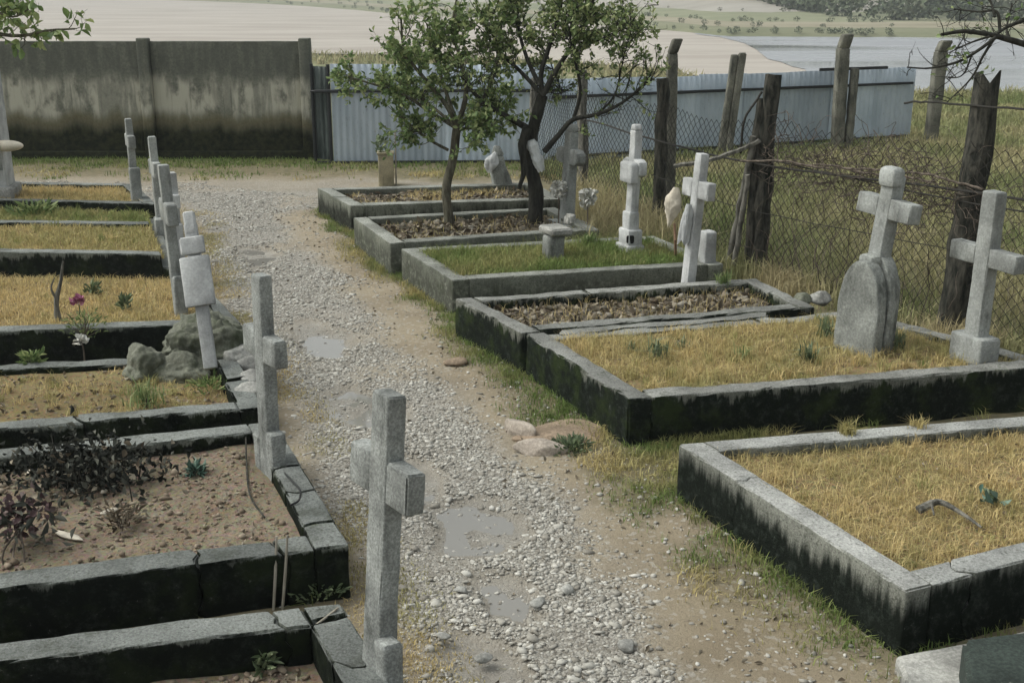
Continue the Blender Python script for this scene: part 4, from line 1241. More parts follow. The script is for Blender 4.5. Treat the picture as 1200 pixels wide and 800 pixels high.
# far small things
f = P(453, 217)
ob = thing('clay_planter', f, 'small ochre clay pillar with a tuft of leaves before the tin fence', 'planter')
part('pillar', block(f - V3(0, 0, .05), (1, .1, 0), (-.1, 1, 0), .22, .2, .50, .015, .06, .004, .012), M['clay'], ob)
part('rim', block(f + V3(0, 0, .452), (1, .1, 0), (-.1, 1, 0), .25, .23, .03, .008, .06, .002, .008), M['clay'], ob)
pts = f + V3(-.04, 0, .47) + rng.normal(0, 1, (60, 3)) * V3(.05, .05, .02)
V, F, r_ = leaves(pts + V3(0, 0, 1) * rng.random((60, 1)) * .2, rng.normal(0, .5, (60, 3)) + V3(0, 0, .5), rng.uniform(.06, .11, 60))
tag(part('tuft', (V, F), M['plant'], ob, smooth=False, rnd=r_), kind='stuff')
part('edge_rod', tube([f + V3(.14, 0, -.05), f + V3(.145, 0, .75)], .012, 6), M['stick'], ob)
# worn gravestone with a white bag
f = P(586, 226, .2)
gsn = thing('worn_gravestone', f, 'worn tapered gravestone with pointed top in the farthest right grave', 'headstone')
def worn(v):
    v = v.copy(); k = v[:, 2] / v[:, 2].max()
    v[:, :2] *= (.78 + .45 * np.sin(np.pi * np.clip(k, 0, 1) ** .8) - .28 * k ** 4)[:, None]
    v[:, 0] += .03 * np.sin(6 * k); return v
part('body', block(f - V3(0, 0, .06), (1, .2, 0), (-.2, 1, 0), .20, .15, .56, .04, .04, .012, .02, warp=worn), M['head'], gsn)
part('top_piece', block(f + V3(-.03, 0, .48), (1, .2, 0), (-.2, 1, 0), .16, .12, .13, .03, .03, .012, .02, taper=.5), M['head'], gsn)
def cloth(label, centre, w, h, mat, tilt=0.0, name='draped_cloth', thick=.05, cat='cloth', seed=1, prof=(.25, .5, .85, 1.0, .95, .65, .1), folds=3):
    """gathered cloth: rings with folds that open downwards"""
    n, m = 40, 64
    k = np.linspace(0, 1, n); an = np.linspace(0, 2 * np.pi, m, endpoint=False)
    r = np.interp(k, np.linspace(0, 1, len(prof)), prof)
    K, A = np.meshgrid(k, an, indexing='ij')
    ph = seed * 1.7 + 2.2 * fbm2(K * 2, A * .5, 1.0, seed)
    fo = 1 + (.05 + .15 * K) * np.sin(folds * A + ph) + .55 * (fbm2(np.cos(A) + seed, np.sin(A) + K * 3, 2.0, seed) - .5) + .35 * (np.abs(fbm2(np.cos(A) * 2 + seed, np.sin(A) * 2 + K * 6, 2.2, seed + 3) - .5) * 2 - .25)
    rad = r[:, None] * fo
    x, y, z = np.cos(A) * rad * w / 2, np.sin(A) * rad * thick, (.5 - K) * h + .06 * h * np.sin(3 * A + seed) * K
    c, s = math.cos(tilt), math.sin(tilt)
    v = np.stack([x * c - z * s, y, x * s + z * c], -1).reshape(-1, 3)
    i = np.arange(n - 1)[:, None] * m; j = np.arange(m)[None]; j2 = (j + 1) % m
    f = np.stack([i + j, i + m + j, i + m + j2, i + j2], -1).reshape(-1, 4)
    return single(name, (v + np.array(centre), f), M[mat], label, cat, sharp=None)
cloth('white plastic bag hung on the worn gravestone', Q(577, 190, f[1] - .12), .16, .27, 'cloth', -.35, 'plastic_bag', .05, 'bag', 2)
cloth('white cloth tied round the dark tree trunk', Q(628, 182, 12.93), .13, .34, 'cloth', .35, 'tied_cloth', .045, 'cloth', 3, (.7, 1, .8, .75, .9, .7, .5), 5)
fl = []
def bloom(label, c, r, mat, n=70, name='paper_flower', group=None, foot=None):
    t = thing(name, c, label, 'flower', group)
    d = rng.normal(0, 1, (n, 3)); d[:, 2] = np.abs(d[:, 2]) * .9 - .25
    V, F, r_ = leaves(np.array(c) + d * r * .10, d, r * rng.uniform(.7, 1.1, n), .5, .8)
    tag(part('petals', (V, F), M[mat], t, smooth=False, rnd=r_), kind='stuff')
    part('stem', tube(smoothline([np.array(c), np.array(c) * V3(1, 1, .6) + V3(.02, 0, .05), (np.array(c) if foot is None else np.array(foot)) * V3(1, 1, 0) + V3(.01, .01, .02)], 8), .006, 5), M['twig'], t)
    return t
def pompon(label, c, r):
    n = 170
    d = rng.normal(0, 1, (n, 3)); d /= np.linalg.norm(d, axis=1, keepdims=True)
    V, F, r_ = leaves(np.array(c) + d * V3(r, r * .8, r * 1.15) * rng.uniform(.35, .85, (n, 1)), d * .5 + rng.normal(0, .8, (n, 3)), rng.uniform(.03, .065, n), .45, .95)
    o = thing('paper_flower', np.array(c) * V3(1, 1, 0), label, 'flower')
    tag(part('petals', (V, F), M['petal_white'], o, smooth=False, rnd=r_), kind='stuff')
    part('stem', tube([np.array(c) + V3(0, 0, .02), np.array(c) * V3(1, 1, .5), np.array(c) * V3(1, 1, 0) - V3(0, 0, .03)], .008, 5), M['twig'], o)
pompon('ragged white paper flower right of the grey rounded cross', Q(689, 232, 12.62), .10)
pompon('ragged white paper flower left of the grey rounded cross', Q(655, 222, 12.9), .085)
# cream wreath bag on the white cross
cloth('cream teardrop bag hanging behind the white slanted cross', Q(788, 242, 10.35), .145, .34, 'bag', -.16, 'hanging_bag', .05, 'bag', 5, (.3, .62, .92, 1, .8, .4, .12), 2)
single('thin_stake', tube([P(792, 312, .1), Q(791, 280, 10.36), Q(790, 262, 10.36)], [.014, .013, .012], 6, .2), M['rust_cloth'], 'thin reddish stake under the cream teardrop bag', 'stake')
cloth('folded white sheet tucked behind the white slanted cross', Q(804, 262, 10.16), .09, .34, 'cloth', -.12, 'white_sheet', .03, 'cloth', 8, (.5, .8, 1, 1, .9), 4)
# tall white memorial at the left edge
f = P(-26, 268, 0)
mp = thing('memorial_pillar', f, 'tall tapered whitewashed memorial pillar cut by the left photo edge', 'pillar')
part('shaft', block(f - V3(0, 0, .1), (1, .15, 0), (-.15, 1, 0), .90, .40, 2.3, .02, .12, .004, .01, taper=.93), M['cross_white'], mp)
part('foot_block', block(f - V3(0, 0, .1), (1, .15, 0), (-.15, 1, 0), 1.0, .5, .62, .03, .12, .004, .012), M['slab'], mp)
v, fc = ico_sub(3)
part('rounded_arm', (v * V3(.20, .09, .065) + Q(7, 171, f[1] - .15), fc), M['bag'], mp)
v_, f_ = block(Q(-2, 200, f[1] - .27), (1, .15, 0), (-.15, 1, 0), .10, .02, .62, .006, .1)
part('dark_panel', (v_, f_), M['cross_dark'], mp)

# ------------------------------------------------------------------ rocks and slabs
c = P(228, 442, .1)
rock('big mossy boulder under the foot of the leaning whitish cross', c + V3(.03, .17, .14), (.74, .54, .62), 'rock', 3, .3, 5, 1.7)
rock('round low mossy stone in front of the big boulder', c + V3(-.06, -.10, .05), (.40, .26, .28), 'rock', 5, .1, 4, 1.3)
rock('mossy stone left of the big boulder in the crumbling grave', c + V3(-.34, -.06, .06), (.30, .32, .32), 'rock', 7, .8, 4, 1.4)
rock('jagged pale stone right of the big boulder by the path', c + V3(.36, .02, .17), (.24, .2, .18), 'slab', 9, .4, 3, .9)
for k, (px, py) in enumerate(((292, 428), (291, 444), (290, 459))):
    rock(['upper', 'middle', 'lower'][k] + ' of three rough pale stones behind the cracked grave cross', P(px + 4, py, .22), (.16, .22, .12), 'slab', 20 + k, 1.9, 2, .5, 'rubble_stone', 'stone', 'rough stones on the crumbling kerb')
# sandstone slab beside the path
c = P(645, 510, .0)
rock('flat reddish sandstone slab half buried beside the path', c + V3(.04, .03, .0), (.58, .40, .09), 'brick_stone', 31, .25, 4, .4, 'sandstone_slab', 'stone')
rock('upper pale knobbly stone at the front edge of the reddish slab', P(608, 504, .03), (.13, .30, .12), 'pinkstone', 51, .75, 3, .5, 'edge_stone', 'stone', 'stones edging the slab')
rock('lower pale knobbly stone at the front edge of the reddish slab', P(634, 526, .03), (.30, .13, .11), 'pinkstone', 53, -.15, 3, .5, 'edge_stone', 'stone', 'stones edging the slab')
rock('small brown stone on the grass verge above the reddish slab', P(535, 424, .02), (.18, .12, .06), 'brick_stone', 35, .2, 2, .3, 'verge_stone', 'stone')
rock('pale split stone behind the arched headstone', P(962, 350, .3), (.22, .13, .11), 'slab', 41, .2, 3, .5, 'rubble_stone', 'stone')
rock('grey stone lying on the clod grave corner near the fence', P(940, 352, .30), (.14, .12, .12), 'rock', 43, .6, 3, .5, 'rubble_stone', 'stone')
# lower right: flat slab and dark block
c0 = P(1052, 768, .06)
single('stone_slab', quadbox((P(1050, 768, .06), P(1078, 830, .06), P(1290, 800, .06), P(1290, 720, .06)), -.08, .06, .015, .06, .004, .02), M['slab'], 'flat stained pale slab at the lower right corner', 'slab')
single('stone_block', quadbox((P(1128, 748, .22), P(1145, 850, .22), P(1330, 830, .22), P(1330, 722, .22)), -.06, .22, .02, .05, .006, .03), M['slab_dark'], 'dark green stone block resting on the lower right slab', 'block')
for k, (px, py, s) in enumerate(((568, 770, .065), (665, 690, .06), (470, 596, .06), (540, 690, .055), (630, 705, .06), (735, 755, .075), (520, 745, .05))):
    rock(['dark wet stone near the lower middle of the gravel', 'flat pale stone on the right half of the gravel', 'pale stone just right of the nearest cross arm', 'small dark stone on the bare silt right of the nearest cross',
          'grey stone at the edge of the small lower puddle', 'largest pale pebble at the bottom of the gravel', 'brown stone low on the path beside the nearest cross'][k], P(px, py, .012), (s * 1.3, s, s * .6), 'slab', 60 + k, k, 2, .5, 'loose_stone', 'stone', 'larger stones on the path')

# ------------------------------------------------------------------ trees
def grow(limbs, n2, n3, len2, len3, r2, up=.35, flat=1.0, start=.3, leafsz=(.04, .075), nleaf=7, box=None):
    """secondary and tertiary twigs and leaves for a set of limb polylines"""
    tw, lp, ld = [], [], []
    for pts, r in limbs:
        pts = np.asarray(pts)
        for _ in range(n2):
            k = start + (1 - start) * rng.random()
            i = min(int(k * (len(pts) - 1)), len(pts) - 2)
            p = pts[i] + (pts[i + 1] - pts[i]) * rng.random()
            ax = unit(pts[i + 1] - pts[i])
            d = unit(rng.normal(0, 1, 3) * V3(1, 1, .8) * flat + ax * .5 + V3(0, 0, up))
            L = rng.uniform(*len2)
            q = [p]
            for _s in range(5):
                d = unit(d + rng.normal(0, .22, 3) + V3(0, 0, .05)); q.append(q[-1] + d * L / 5)
            q = np.array(q)
            tw.append(tube(q, np.linspace(r2, r2 * .45, 6), 4, cap=False))
            for _t in range(n3):
                j = rng.integers(1, 6); e = unit(d + rng.normal(0, .8, 3)); m = rng.uniform(*len3)
                w = np.array([q[j], q[j] + e * m * .5 + rng.normal(0, .012, 3), q[j] + e * m + V3(0, 0, .02)])
                tw.append(tube(w, [r2 * .5, r2 * .4, r2 * .25], 3, cap=False))
                nl = rng.poisson(nleaf)
                u = rng.random(nl)[:, None]
                lp.append(w[0] * (1 - u) + w[2] * u); ld.append(e * .6 + rng.normal(0, .8, (nl, 3)) + V3(0, 0, -.15))
    lp, ld = np.concatenate(lp), np.concatenate(ld)
    if box is not None:
        k = box(lp); lp, ld = lp[k], ld[k]
    return join(tw), leaves(lp, ld, rng.uniform(leafsz[0], leafsz[1], len(lp)), .3, .55)
def limb(px, Y, dy=0.0, n=16):
    m = len(px)
    return smoothline([Q(x, y, Y + dy * k / max(1, m - 1)) for k, (x, y) in enumerate(px)], n)
def tree(name, label, foot, trunk, limbs, bark, leafm, cat='tree', **kw):
    t = thing(name, foot, label, cat)
    tp, tr = trunk
    to = part('trunk', tube(tp, tr, 10, .12, 3), M[bark], t, sharp=None)
    for p, r in limbs:
        part('limb', tube(p, np.linspace(r, r * .35, len(p)), 7, .12, 5), M[bark], to, sharp=None)
    tw, (V, F, r_) = grow(limbs, **kw)
    tag(part('twigs', tw, M[bark], t, smooth=False), kind='stuff')
    tag(part('crown', (V, F), M[leafm], t, smooth=False, rnd=r_), kind='stuff')
    return t
Y1 = 13.03
f1 = P(527, 264, .2)
tk = smoothline([f1 - V3(0, 0, .15), Q(527, 262, Y1), Q(523, 222, Y1), Q(531, 185, Y1), Q(536, 145, Y1)], 18)
lim = [(limb([(536, 150), (522, 122), (497, 92), (474, 60), (470, 22)], Y1, -.2), .030), (limb([(536, 148), (546, 110), (540, 70), (530, 36), (536, -6)], Y1, .15), .032),
       (limb([(536, 150), (562, 122), (578, 90), (585, 50), (590, 10)], Y1, .25), .026), (limb([(525, 176), (505, 165), (488, 152), (470, 136)], Y1, -.3), .018),
       (limb([(536, 152), (556, 150), (576, 152)], Y1, -.25), .022), (limb([(534, 150), (505, 132), (470, 110), (428, 96), (408, 90)], Y1, -.15), .022),
       (limb([(536, 146), (520, 100), (508, 60), (500, 28)], Y1, .5), .024), (limb([(536, 148), (560, 135), (590, 125)], Y1, .5), .02), (limb([(534, 148), (500, 120), (455, 88)], Y1, .45), .02)]
tree('apple_tree', 'small leafy tree with a straight grey trunk in the grave of dead leaves', f1, (tk, np.linspace(.058, .045, 18)), lim, 'bark', 'leaf',
     n2=19, n3=7, len2=(.14, .44), len3=(.06, .18), r2=.005, nleaf=5.6, start=.35, leafsz=(.04, .078))
f2 = P(627, 262, .2)
tk = smoothline([f2 - V3(0, 0, .15), Q(627, 260, Y1), Q(628, 225, Y1), Q(622, 190, Y1), Q(624, 155, Y1), Q(636, 112, Y1)], 20)
lim = [(limb([(620, 152), (600, 140), (578, 128), (558, 112), (545, 95)], Y1, -.25), .040), (limb([(636, 114), (634, 86), (645, 50), (656, 14), (660, -20)], Y1, .1), .034),
       (limb([(637, 110), (652, 82), (672, 52), (690, 20), (700, -25)], Y1, -.1), .034), (limb([(638, 178), (655, 158), (672, 140), (700, 134), (730, 120), (764, 92)], Y1, -.4), .034),
       (limb([(672, 140), (680, 110), (676, 80), (668, 45), (672, 8)], Y1, -.3), .022), (limb([(632, 100), (618, 70), (608, 35), (606, -10)], Y1, .35), .028), (limb([(700, 134), (720, 112), (730, 72), (742, 24)], Y1, -.5), .014),
       (limb([(636, 112), (610, 84), (588, 62), (574, 20)], Y1, .3), .026), (limb([(668, 50), (700, 48), (732, 30)], Y1, .1), .012), (limb([(636, 110), (650, 100), (658, 108), (640, 60)], Y1, .4), .014)]
t2 = tree('plum_tree', 'small dark forked tree with spreading bare lower limbs beside the grey rounded cross', f2, (tk, np.linspace(.095, .060, 20)), lim, 'bark_dark', 'leaf_pale',
          n2=21, n3=7, len2=(.16, .52), len3=(.06, .18), r2=.006, nleaf=6.0, start=.45, leafsz=(.035, .07), box=lambda p: (rng.random(len(p)) < .25 + .75 * sstep(1.75, 2.25, p[:, 2])) & (rng.random(len(p)) < 1 - .5 * sstep(.9, 1.2, p[:, 0])))
part('broken_limb', tube(smoothline([Q(618, 150, Y1 - .12), Q(612, 175, Y1 - .16), Q(614, 200, Y1 - .16), Q(608, 222, Y1 - .14)], 12), np.linspace(.055, .02, 12), 7, .25, 9), M['bark_dark'], t2)
# tree standing outside the right edge, its bare branch reaches in
YR = 8.3
f3 = V3(4.75, 8.9, 0)
tk = smoothline([f3 - V3(0, 0, .2), f3 + V3(0, 0, .9), f3 + V3(-.1, -.1, 1.8), Q(1330, 90, YR + .3), Q(1290, 60, YR + .1)], 18)
lim = [(limb([(1290, 62), (1240, 62), (1200, 52), (1165, 42), (1130, 37), (1103, 41)], YR, -.2), .030), (limb([(1290, 60), (1230, 12), (1200, 24), (1180, 32), (1166, 42)], YR, -.1), .022),
       (limb([(1168, 43), (1148, 58), (1124, 72), (1090, 80), (1063, 79)], YR - .2, -.2), .013), (limb([(1166, 44), (1152, 66), (1138, 92), (1110, 120)], YR - .2, -.1), .011),
       (limb([(1160, 43), (1138, 50), (1112, 62)], YR - .2, .3), .009), (limb([(1172, 36), (1168, 14), (1146, 14), (1118, 11)], YR - .2, .1), .012), (limb([(1166, 20), (1160, 0), (1150, -25)], YR - .2, .2), .010),
       (limb([(1200, 52), (1180, 40), (1186, 4)], YR, .3), .012), (limb([(1140, 62), (1128, 88), (1108, 92)], YR - .25, .1), .007)]
t3 = tree('bare_tree', 'thin tree outside the right edge whose nearly bare branches reach into view', f3, (tk, np.linspace(.11, .045, 18)), lim, 'bark_dark', 'leaf',
          n2=9, n3=3, len2=(.08, .26), len3=(.03, .10), r2=.0035, nleaf=.22, up=.1, start=.3, leafsz=(.035, .055))
# leafy branch at the upper left corner
YL = 7.2
f4 = V3(-4.35, 7.6, 0)
tk = smoothline([f4 - V3(0, 0, .2), f4 + V3(0, 0, 1.0), f4 + V3(.05, -.1, 1.9), Q(-170, 30, YL + .2), Q(-110, -10, YL)], 16)
lim = [(limb([(-120, 0), (-60, 20), (-10, 38), (25, 42), (56, 36), (88, 34)], YL, 0), .016), (limb([(-110, -10), (-50, -10), (0, 4), (30, 12)], YL, .1), .014), (limb([(-60, 20), (-20, 10), (15, 20), (38, 8)], YL, -.15), .010), (limb([(-110, -10), (-90, -60), (-60, -120)], YL, .2), .02)]
tree('leafy_tree', 'tree outside the left edge whose leafy branch hangs into the upper corner', f4, (tk, np.linspace(.10, .04, 16)), lim, 'bark', 'leaf',
     n2=11, n3=3, len2=(.06, .20), len3=(.03, .09), r2=.003, nleaf=2.2, up=.0, start=.35, leafsz=(.05, .08))

# ------------------------------------------------------------------ plants and small things
def weed(label, c, n, ln, mat, spread=.06, up=.8, name='weed', cat='plant', stems=0, width=.3, group=None, fold=.3, hgt=0.0):
    c = np.array(c, float)
    n, ln, width = int(n * 2.2), ln * .85, width * .5
    t = thing(name, c, label, cat, group)
    a = rng.uniform(0, 6.283, n)
    d = np.stack([np.cos(a), np.sin(a), up * rng.uniform(.3, 1.6, n)], 1)
    p = c + np.stack([np.cos(a), np.sin(a), 0 * a], 1) * rng.uniform(0, spread, (n, 1)) + V3(0, 0, 1) * (rng.random((n, 1)) * hgt)
    d += rng.normal(0, .35, (n, 3))
    if width < .16:
        V, F, r_, _d = blades(p, rng.uniform(ln * .5, ln * 1.4, n), ln * .075, .75, None, .9)
    else:
            V, F, r_ = leaves(p, d, rng.uniform(ln * .35, ln * 1.15, n), fold, width)
    part('foliage', (V, F), M[mat], t, smooth=False, rnd=r_)
    if stems:
        out = []
        for _ in range(stems):
            e = unit(rng.normal(0, .4, 3) + V3(0, 0, 1)); L = rng.uniform(.5, 1) * max(hgt, ln)
            out.append(tube([c - V3(0, 0, .02), c + e * L * .5 + rng.normal(0, .01, 3), c + e * L], [.004, .003, .002], 4, cap=False))
        part('stems', join(out), M['twig'], t, smooth=False)
    return t
zb = lambda g: g['bed']
# right graves
pl = P(1163, 588, .28)
g1p = thing('broadleaf_weed', pl, 'blue green broadleaf weed in the straw of the pale front grave', 'plant')
for k in range(13):
    an, el = rng.uniform(0, 6.28), rng.uniform(.15, 1.3)
    V, F, r_ = leaves([pl + V3(rng.normal(0, .03), rng.normal(0, .02), .015)], [(math.cos(an), math.sin(an), el)], rng.uniform(.05, .115), .35, rng.uniform(.3, .55))
    part('leaf', (V, F), M['plant_blue' if k % 3 else 'plant'], g1p, smooth=False, rnd=r_)
dw = smoothline([P(1075, 598, .30), P(1100, 588, .33), P(1125, 600, .32), P(1150, 618, .29)], 20)
o = thing('dead_branch', dw[0], 'grey dead branch lying in the straw left of the broadleaf weed', 'branch')
part('stem', tube(dw, np.linspace(.022, .006, 20), 7, .35, 3), M['wood_grey'], o)
part('side_twig', tube(smoothline([dw[6], dw[6] + V3(-.05, -.06, .02), dw[6] + V3(-.06, -.13, -.01)], 8), np.linspace(.012, .004, 8), 5, .3, 5), M['wood_grey'], o)
for px, py, z, n_, ln, lab in ((992, 512, .30, 60, .13, 'tuft of pale grass on the far kerb of the front grave'), (1076, 504, .30, 40, .10, 'small straw tuft on the far kerb right of the pale tuft')):
    c = P(px, py, z); k_ = n_ * 3
    V, F, r_, d_ = blades(c + rng.normal(0, .022, (k_, 3)) * V3(1, 1, 0), rng.uniform(ln * .5, ln * 1.2, k_), .005, .5, np.full(k_, .75 if n_ < 50 else .55))
    single('grass_tuft', (V, F), M['grass'], lab, 'grass', 'tufts on the kerb', smooth=False, rnd=r_, dry=d_)
for px, py, n_, ln, m, lab in ((770, 424, 26, .15, 'plant', 'spiky grey green weed nearest the corner of the wide dry grave'), (800, 412, 18, .10, 'plant', 'small weed right of the spiky grey green weed'),
                              (742, 415, 16, .08, 'plant', 'low weed at the left end of the wide dry grave'), (870, 424, 16, .10, 'leaf_pale', 'pale weed in the middle of the wide dry grave'),
                              (947, 428, 26, .15, 'plant', 'upright green weed left of the arched headstone'), (966, 400, 26, .17, 'plant', 'taller leafy green weed touching the arched headstone'),
                              (1048, 412, 60, .13, 'plant', 'dark green weed between the arched headstone and the plain cross'), (848, 338, 50, .12, 'leaf', 'dark leafy weed at the foot of the white slanted cross'),
                              (690, 292, 70, .14, 'leaf', 'dark green bushy weed at the back of the green grave')):
    weed(lab, P(px, py, .27), n_, ln, m, .07, 1.0, stems=3, hgt=ln * .7, width=.28, group='weeds in the right graves')
weed('green leafy weed beside the reddish sandstone slab', P(668, 528, 0), 120, .07, 'plant', .12, .9, hgt=.05, width=.5)
# left graves
c = P(100, 565, .2)
bq = thing('wilted_bouquet', c, 'large heap of blackened wilted flowers on the bare soil grave', 'flowers')
n_ = 1200
p = c + rng.normal(0, 1, (n_, 3)) * V3(.20, .13, .0) + V3(0, .03, 1) * (np.abs(rng.normal(0, .11, (n_, 1))))
V, F, r_ = leaves(p, rng.normal(0, 1, (n_, 3)), rng.uniform(.02, .06, n_), .5, .5)
part('leaves', (V, F), M['leaf_dark'], bq, smooth=False, rnd=r_ ** 1.6)
out = []
for _ in range(46):
    a = c + rng.normal(0, 1, 3) * V3(.13, .09, 0); e = unit(rng.normal(0, .7, 3) + V3(0, 0, .7)); L = rng.uniform(.14, .34)
    out.append(tube([a, a + e * L * .5 + rng.normal(0, .02, 3), a + e * L + V3(0, 0, -.03)], [.004, .0035, .002], 4, cap=False))
part('stalks', join(out), M['wood_dark'], bq, smooth=False)
p = c + rng.normal(0, 1, (40, 3)) * V3(.2, .13, 0) + V3(0, 0, 1) * rng.uniform(.02, .22, (40, 1))
V, F, r_ = leaves(p, rng.normal(0, 1, (40, 3)), .05, .3, .7)
tag(part('pale_petals', (V, F), M['litter'], bq, smooth=False, rnd=r_), kind='stuff')
c = P(28, 640, .22)
bq = thing('faded_bouquet', c, 'faded bouquet with grey green leaves and dull red flowers at the left edge', 'flowers')
p = c + rng.normal(0, 1, (70, 3)) * V3(.14, .10, 0) + V3(0, 0, 1) * rng.uniform(0, .2, (70, 1))
V, F, r_ = leaves(p, rng.normal(0, 1, (70, 3)) + V3(.2, -.3, .1), rng.uniform(.04, .095, 70), .4, .36)
part('leaves', (V, F), M['leaf_dark'], bq, smooth=False, rnd=r_ * .5 + .5)
p = c + rng.normal(0, 1, (150, 3)) * V3(.09, .06, .04) + V3(-.05, .05, .13)
V, F, r_ = leaves(p, rng.normal(0, 1, (150, 3)), .045, .5, .7)
tag(part('petals', (V, F), M['petal_dull'], bq, smooth=False, rnd=r_), kind='stuff')
out = [tube(smoothline([c + V3(.0, -.02, .1), c + V3(.05 * k, -.12, .02), c + V3(.04 * k + .02, -.17, -.12)], 10), .005, 5, cap=False) for k in (-1, 0, 1)]
part('stalks', join(out), M['twig'], bq, smooth=False)
weed('withered twig clump right of the faded bouquet', P(140, 618, .2), 70, .07, 'litter', .10, .6, stems=9, hgt=.10, width=.4)
weed('dark blue green rosette on the bare soil grave', P(230, 556, .2), 44, .085, 'plant_blue', .02, .6, hgt=.04, width=.34, name='rosette')
weed('green seedling in the low front grave', P(310, 786, .02), 34, .09, 'plant', .03, .8, hgt=.07, width=.42, name='seedling')
weed('bright green sprouts between the two nearest left graves', P(372, 692, .04), 90, .06, 'plant', .14, .9, hgt=.03, width=.45, name='sprouts')
weed('wilted weed growing on the far kerb of the crumbling grave', P(38, 428, .15), 50, .09, 'leaf', .06, .9, stems=3, hgt=.08, width=.45)
weed('grassy green clump left of the mossy stones', P(170, 478, .14), 60, .15, 'leaf_pale', .14, 1.6, stems=5, hgt=.1, width=.12)
weed('low green weeds at the foot of the big boulder', P(246, 456, .15), 60, .07, 'leaf', .14, 1.0, hgt=.06, width=.4)
ft = P(92, 372, .24)
pf = thing('pink_flower', ft, 'single pink flower standing in golden dry grass', 'flower')
hd_ = Q(92, 354, ft[1])
part('stem', tube([ft - V3(0, 0, .03), (ft + hd_) / 2 + V3(.01, 0, 0), hd_], .005, 5), M['plant'], pf, rnd=None)
d = rng.normal(0, 1, (60, 3)); d[:, 2] = np.abs(d[:, 2])
V, F, r_ = leaves(hd_ + d * .008, d, rng.uniform(.035, .06, 60), .5, .8)
part('bloom', (V, F), M['petal'], pf, smooth=False, rnd=r_)
tw = thing('dry_stalk', P(68, 378, .22), 'knotted upright dry stalk left of the pink flower', 'plant')
p0 = P(68, 378, .22)
part('stem', tube(smoothline([p0 - V3(0, 0, .03), Q(66, 352, p0[1]), Q(70, 335, p0[1]), Q(74, 306, p0[1])], 14), np.linspace(.03, .008, 14), 7, .4, 2), M['wood_grey'], tw)
part('side_twig', tube(smoothline([Q(66, 350, p0[1]), Q(60, 338, p0[1] - .02), Q(64, 325, p0[1])], 8), np.linspace(.012, .004, 8), 5, .3, 3), M['wood_grey'], tw)
weed('leggy weed with dry white seed heads hanging over the dark kerb', P(100, 392, .27), 90, .06, 'leaf_pale', .16, .9, stems=14, hgt=.16, width=.35)
o = bloom('cluster of dry white seed heads on the dark kerb below the pink flower', P(96, 398, .27) + V3(0, -.04, .0), .06, 'petal_white', 20, 'seed_heads')
weed('small green sprig right of the pink flower', P(147, 365, .24), 26, .10, 'plant', .03, 1.4, hgt=.1, width=.35)
weed('small green sprig behind the pink flower', P(108, 345, .24), 26, .10, 'plant', .05, 1.4, hgt=.08, width=.35)
weed('pale leafy plant on the weedy grave near the memorial pillar', P(40, 252, .33), 70, .14, 'leaf_pale', .25, .9, hgt=.1, width=.45)
# cable, stakes and twigs round the cracked corner
cb = smoothline([P(331, 552, .27), P(345, 566, .31), P(352, 575, .33), P(350, 586, .30), P(340, 592, .29)], 24)
single('black_cable', tube(cb, .006, 6), M['cable'], 'short black cable looping over the cracked kerb beside the cross', 'cable')
cb = smoothline([P(288, 505, .26), P(289, 545, .215), P(293, 580, .215), P(310, 606, .215)], 24)
single('dark_cord', tube(cb, .005, 6), M['wood_dark'], 'thin dark cord lying on the soil left of the cross foot', 'cord')
for k, (x0, x1) in enumerate(((322, 328), (335, 338))):
    foot = P(x1, 694 - k, .0) + V3(0, -.18, 0); hi = foot + V3(.0, .05, .36); hi[0] = Q(x0, 600, hi[1])[0]
    single('wooden_stake', tube([foot - V3(0, 0, .03), (foot + hi) / 2 + V3(.004, 0, 0), hi], [.007, .008, .006], 6, .3), M['stick'], ['left', 'right'][k] + ' of two thin stakes leaning on the dark kerb', 'stake', 'stakes on the kerb')
single('fallen_twig', tube(smoothline([P(396, 712, .21), P(370, 732, .18), P(345, 748, .10), P(325, 762, .05)], 14), np.linspace(.006, .003, 14), 5, .2), M['stick'], 'pale straight twig fallen across the low broken kerb', 'twig')
single('fallen_twig', tube(smoothline([P(364, 648, .25), P(352, 672, .14), P(345, 684, .07)], 12), np.linspace(.005, .003, 12), 5, .2), M['stick'], 'short twig hanging down the dark kerb near its corner', 'twig')
for k, (px, py, a, b, r0, lab) in enumerate(((82, 628, .20, .055, -.5, 'long pale bark shard beside the faded bouquet'), (128, 598, .09, .05, .9, 'small pale shard behind the long bark shard'), (38, 552, .07, .06, .3, 'whitish petal scrap left of the wilted heap'),
                                            (122, 575, .05, .03, 1.2, 'tiny pale scrap at the foot of the wilted heap'))):
    c = P(px, py, .225)
    rock(lab, c, (a, b, .018), 'bag', 90 + k, r0, 2, .4, 'pale_shard', 'debris', 'pale scraps on the bare soil grave')

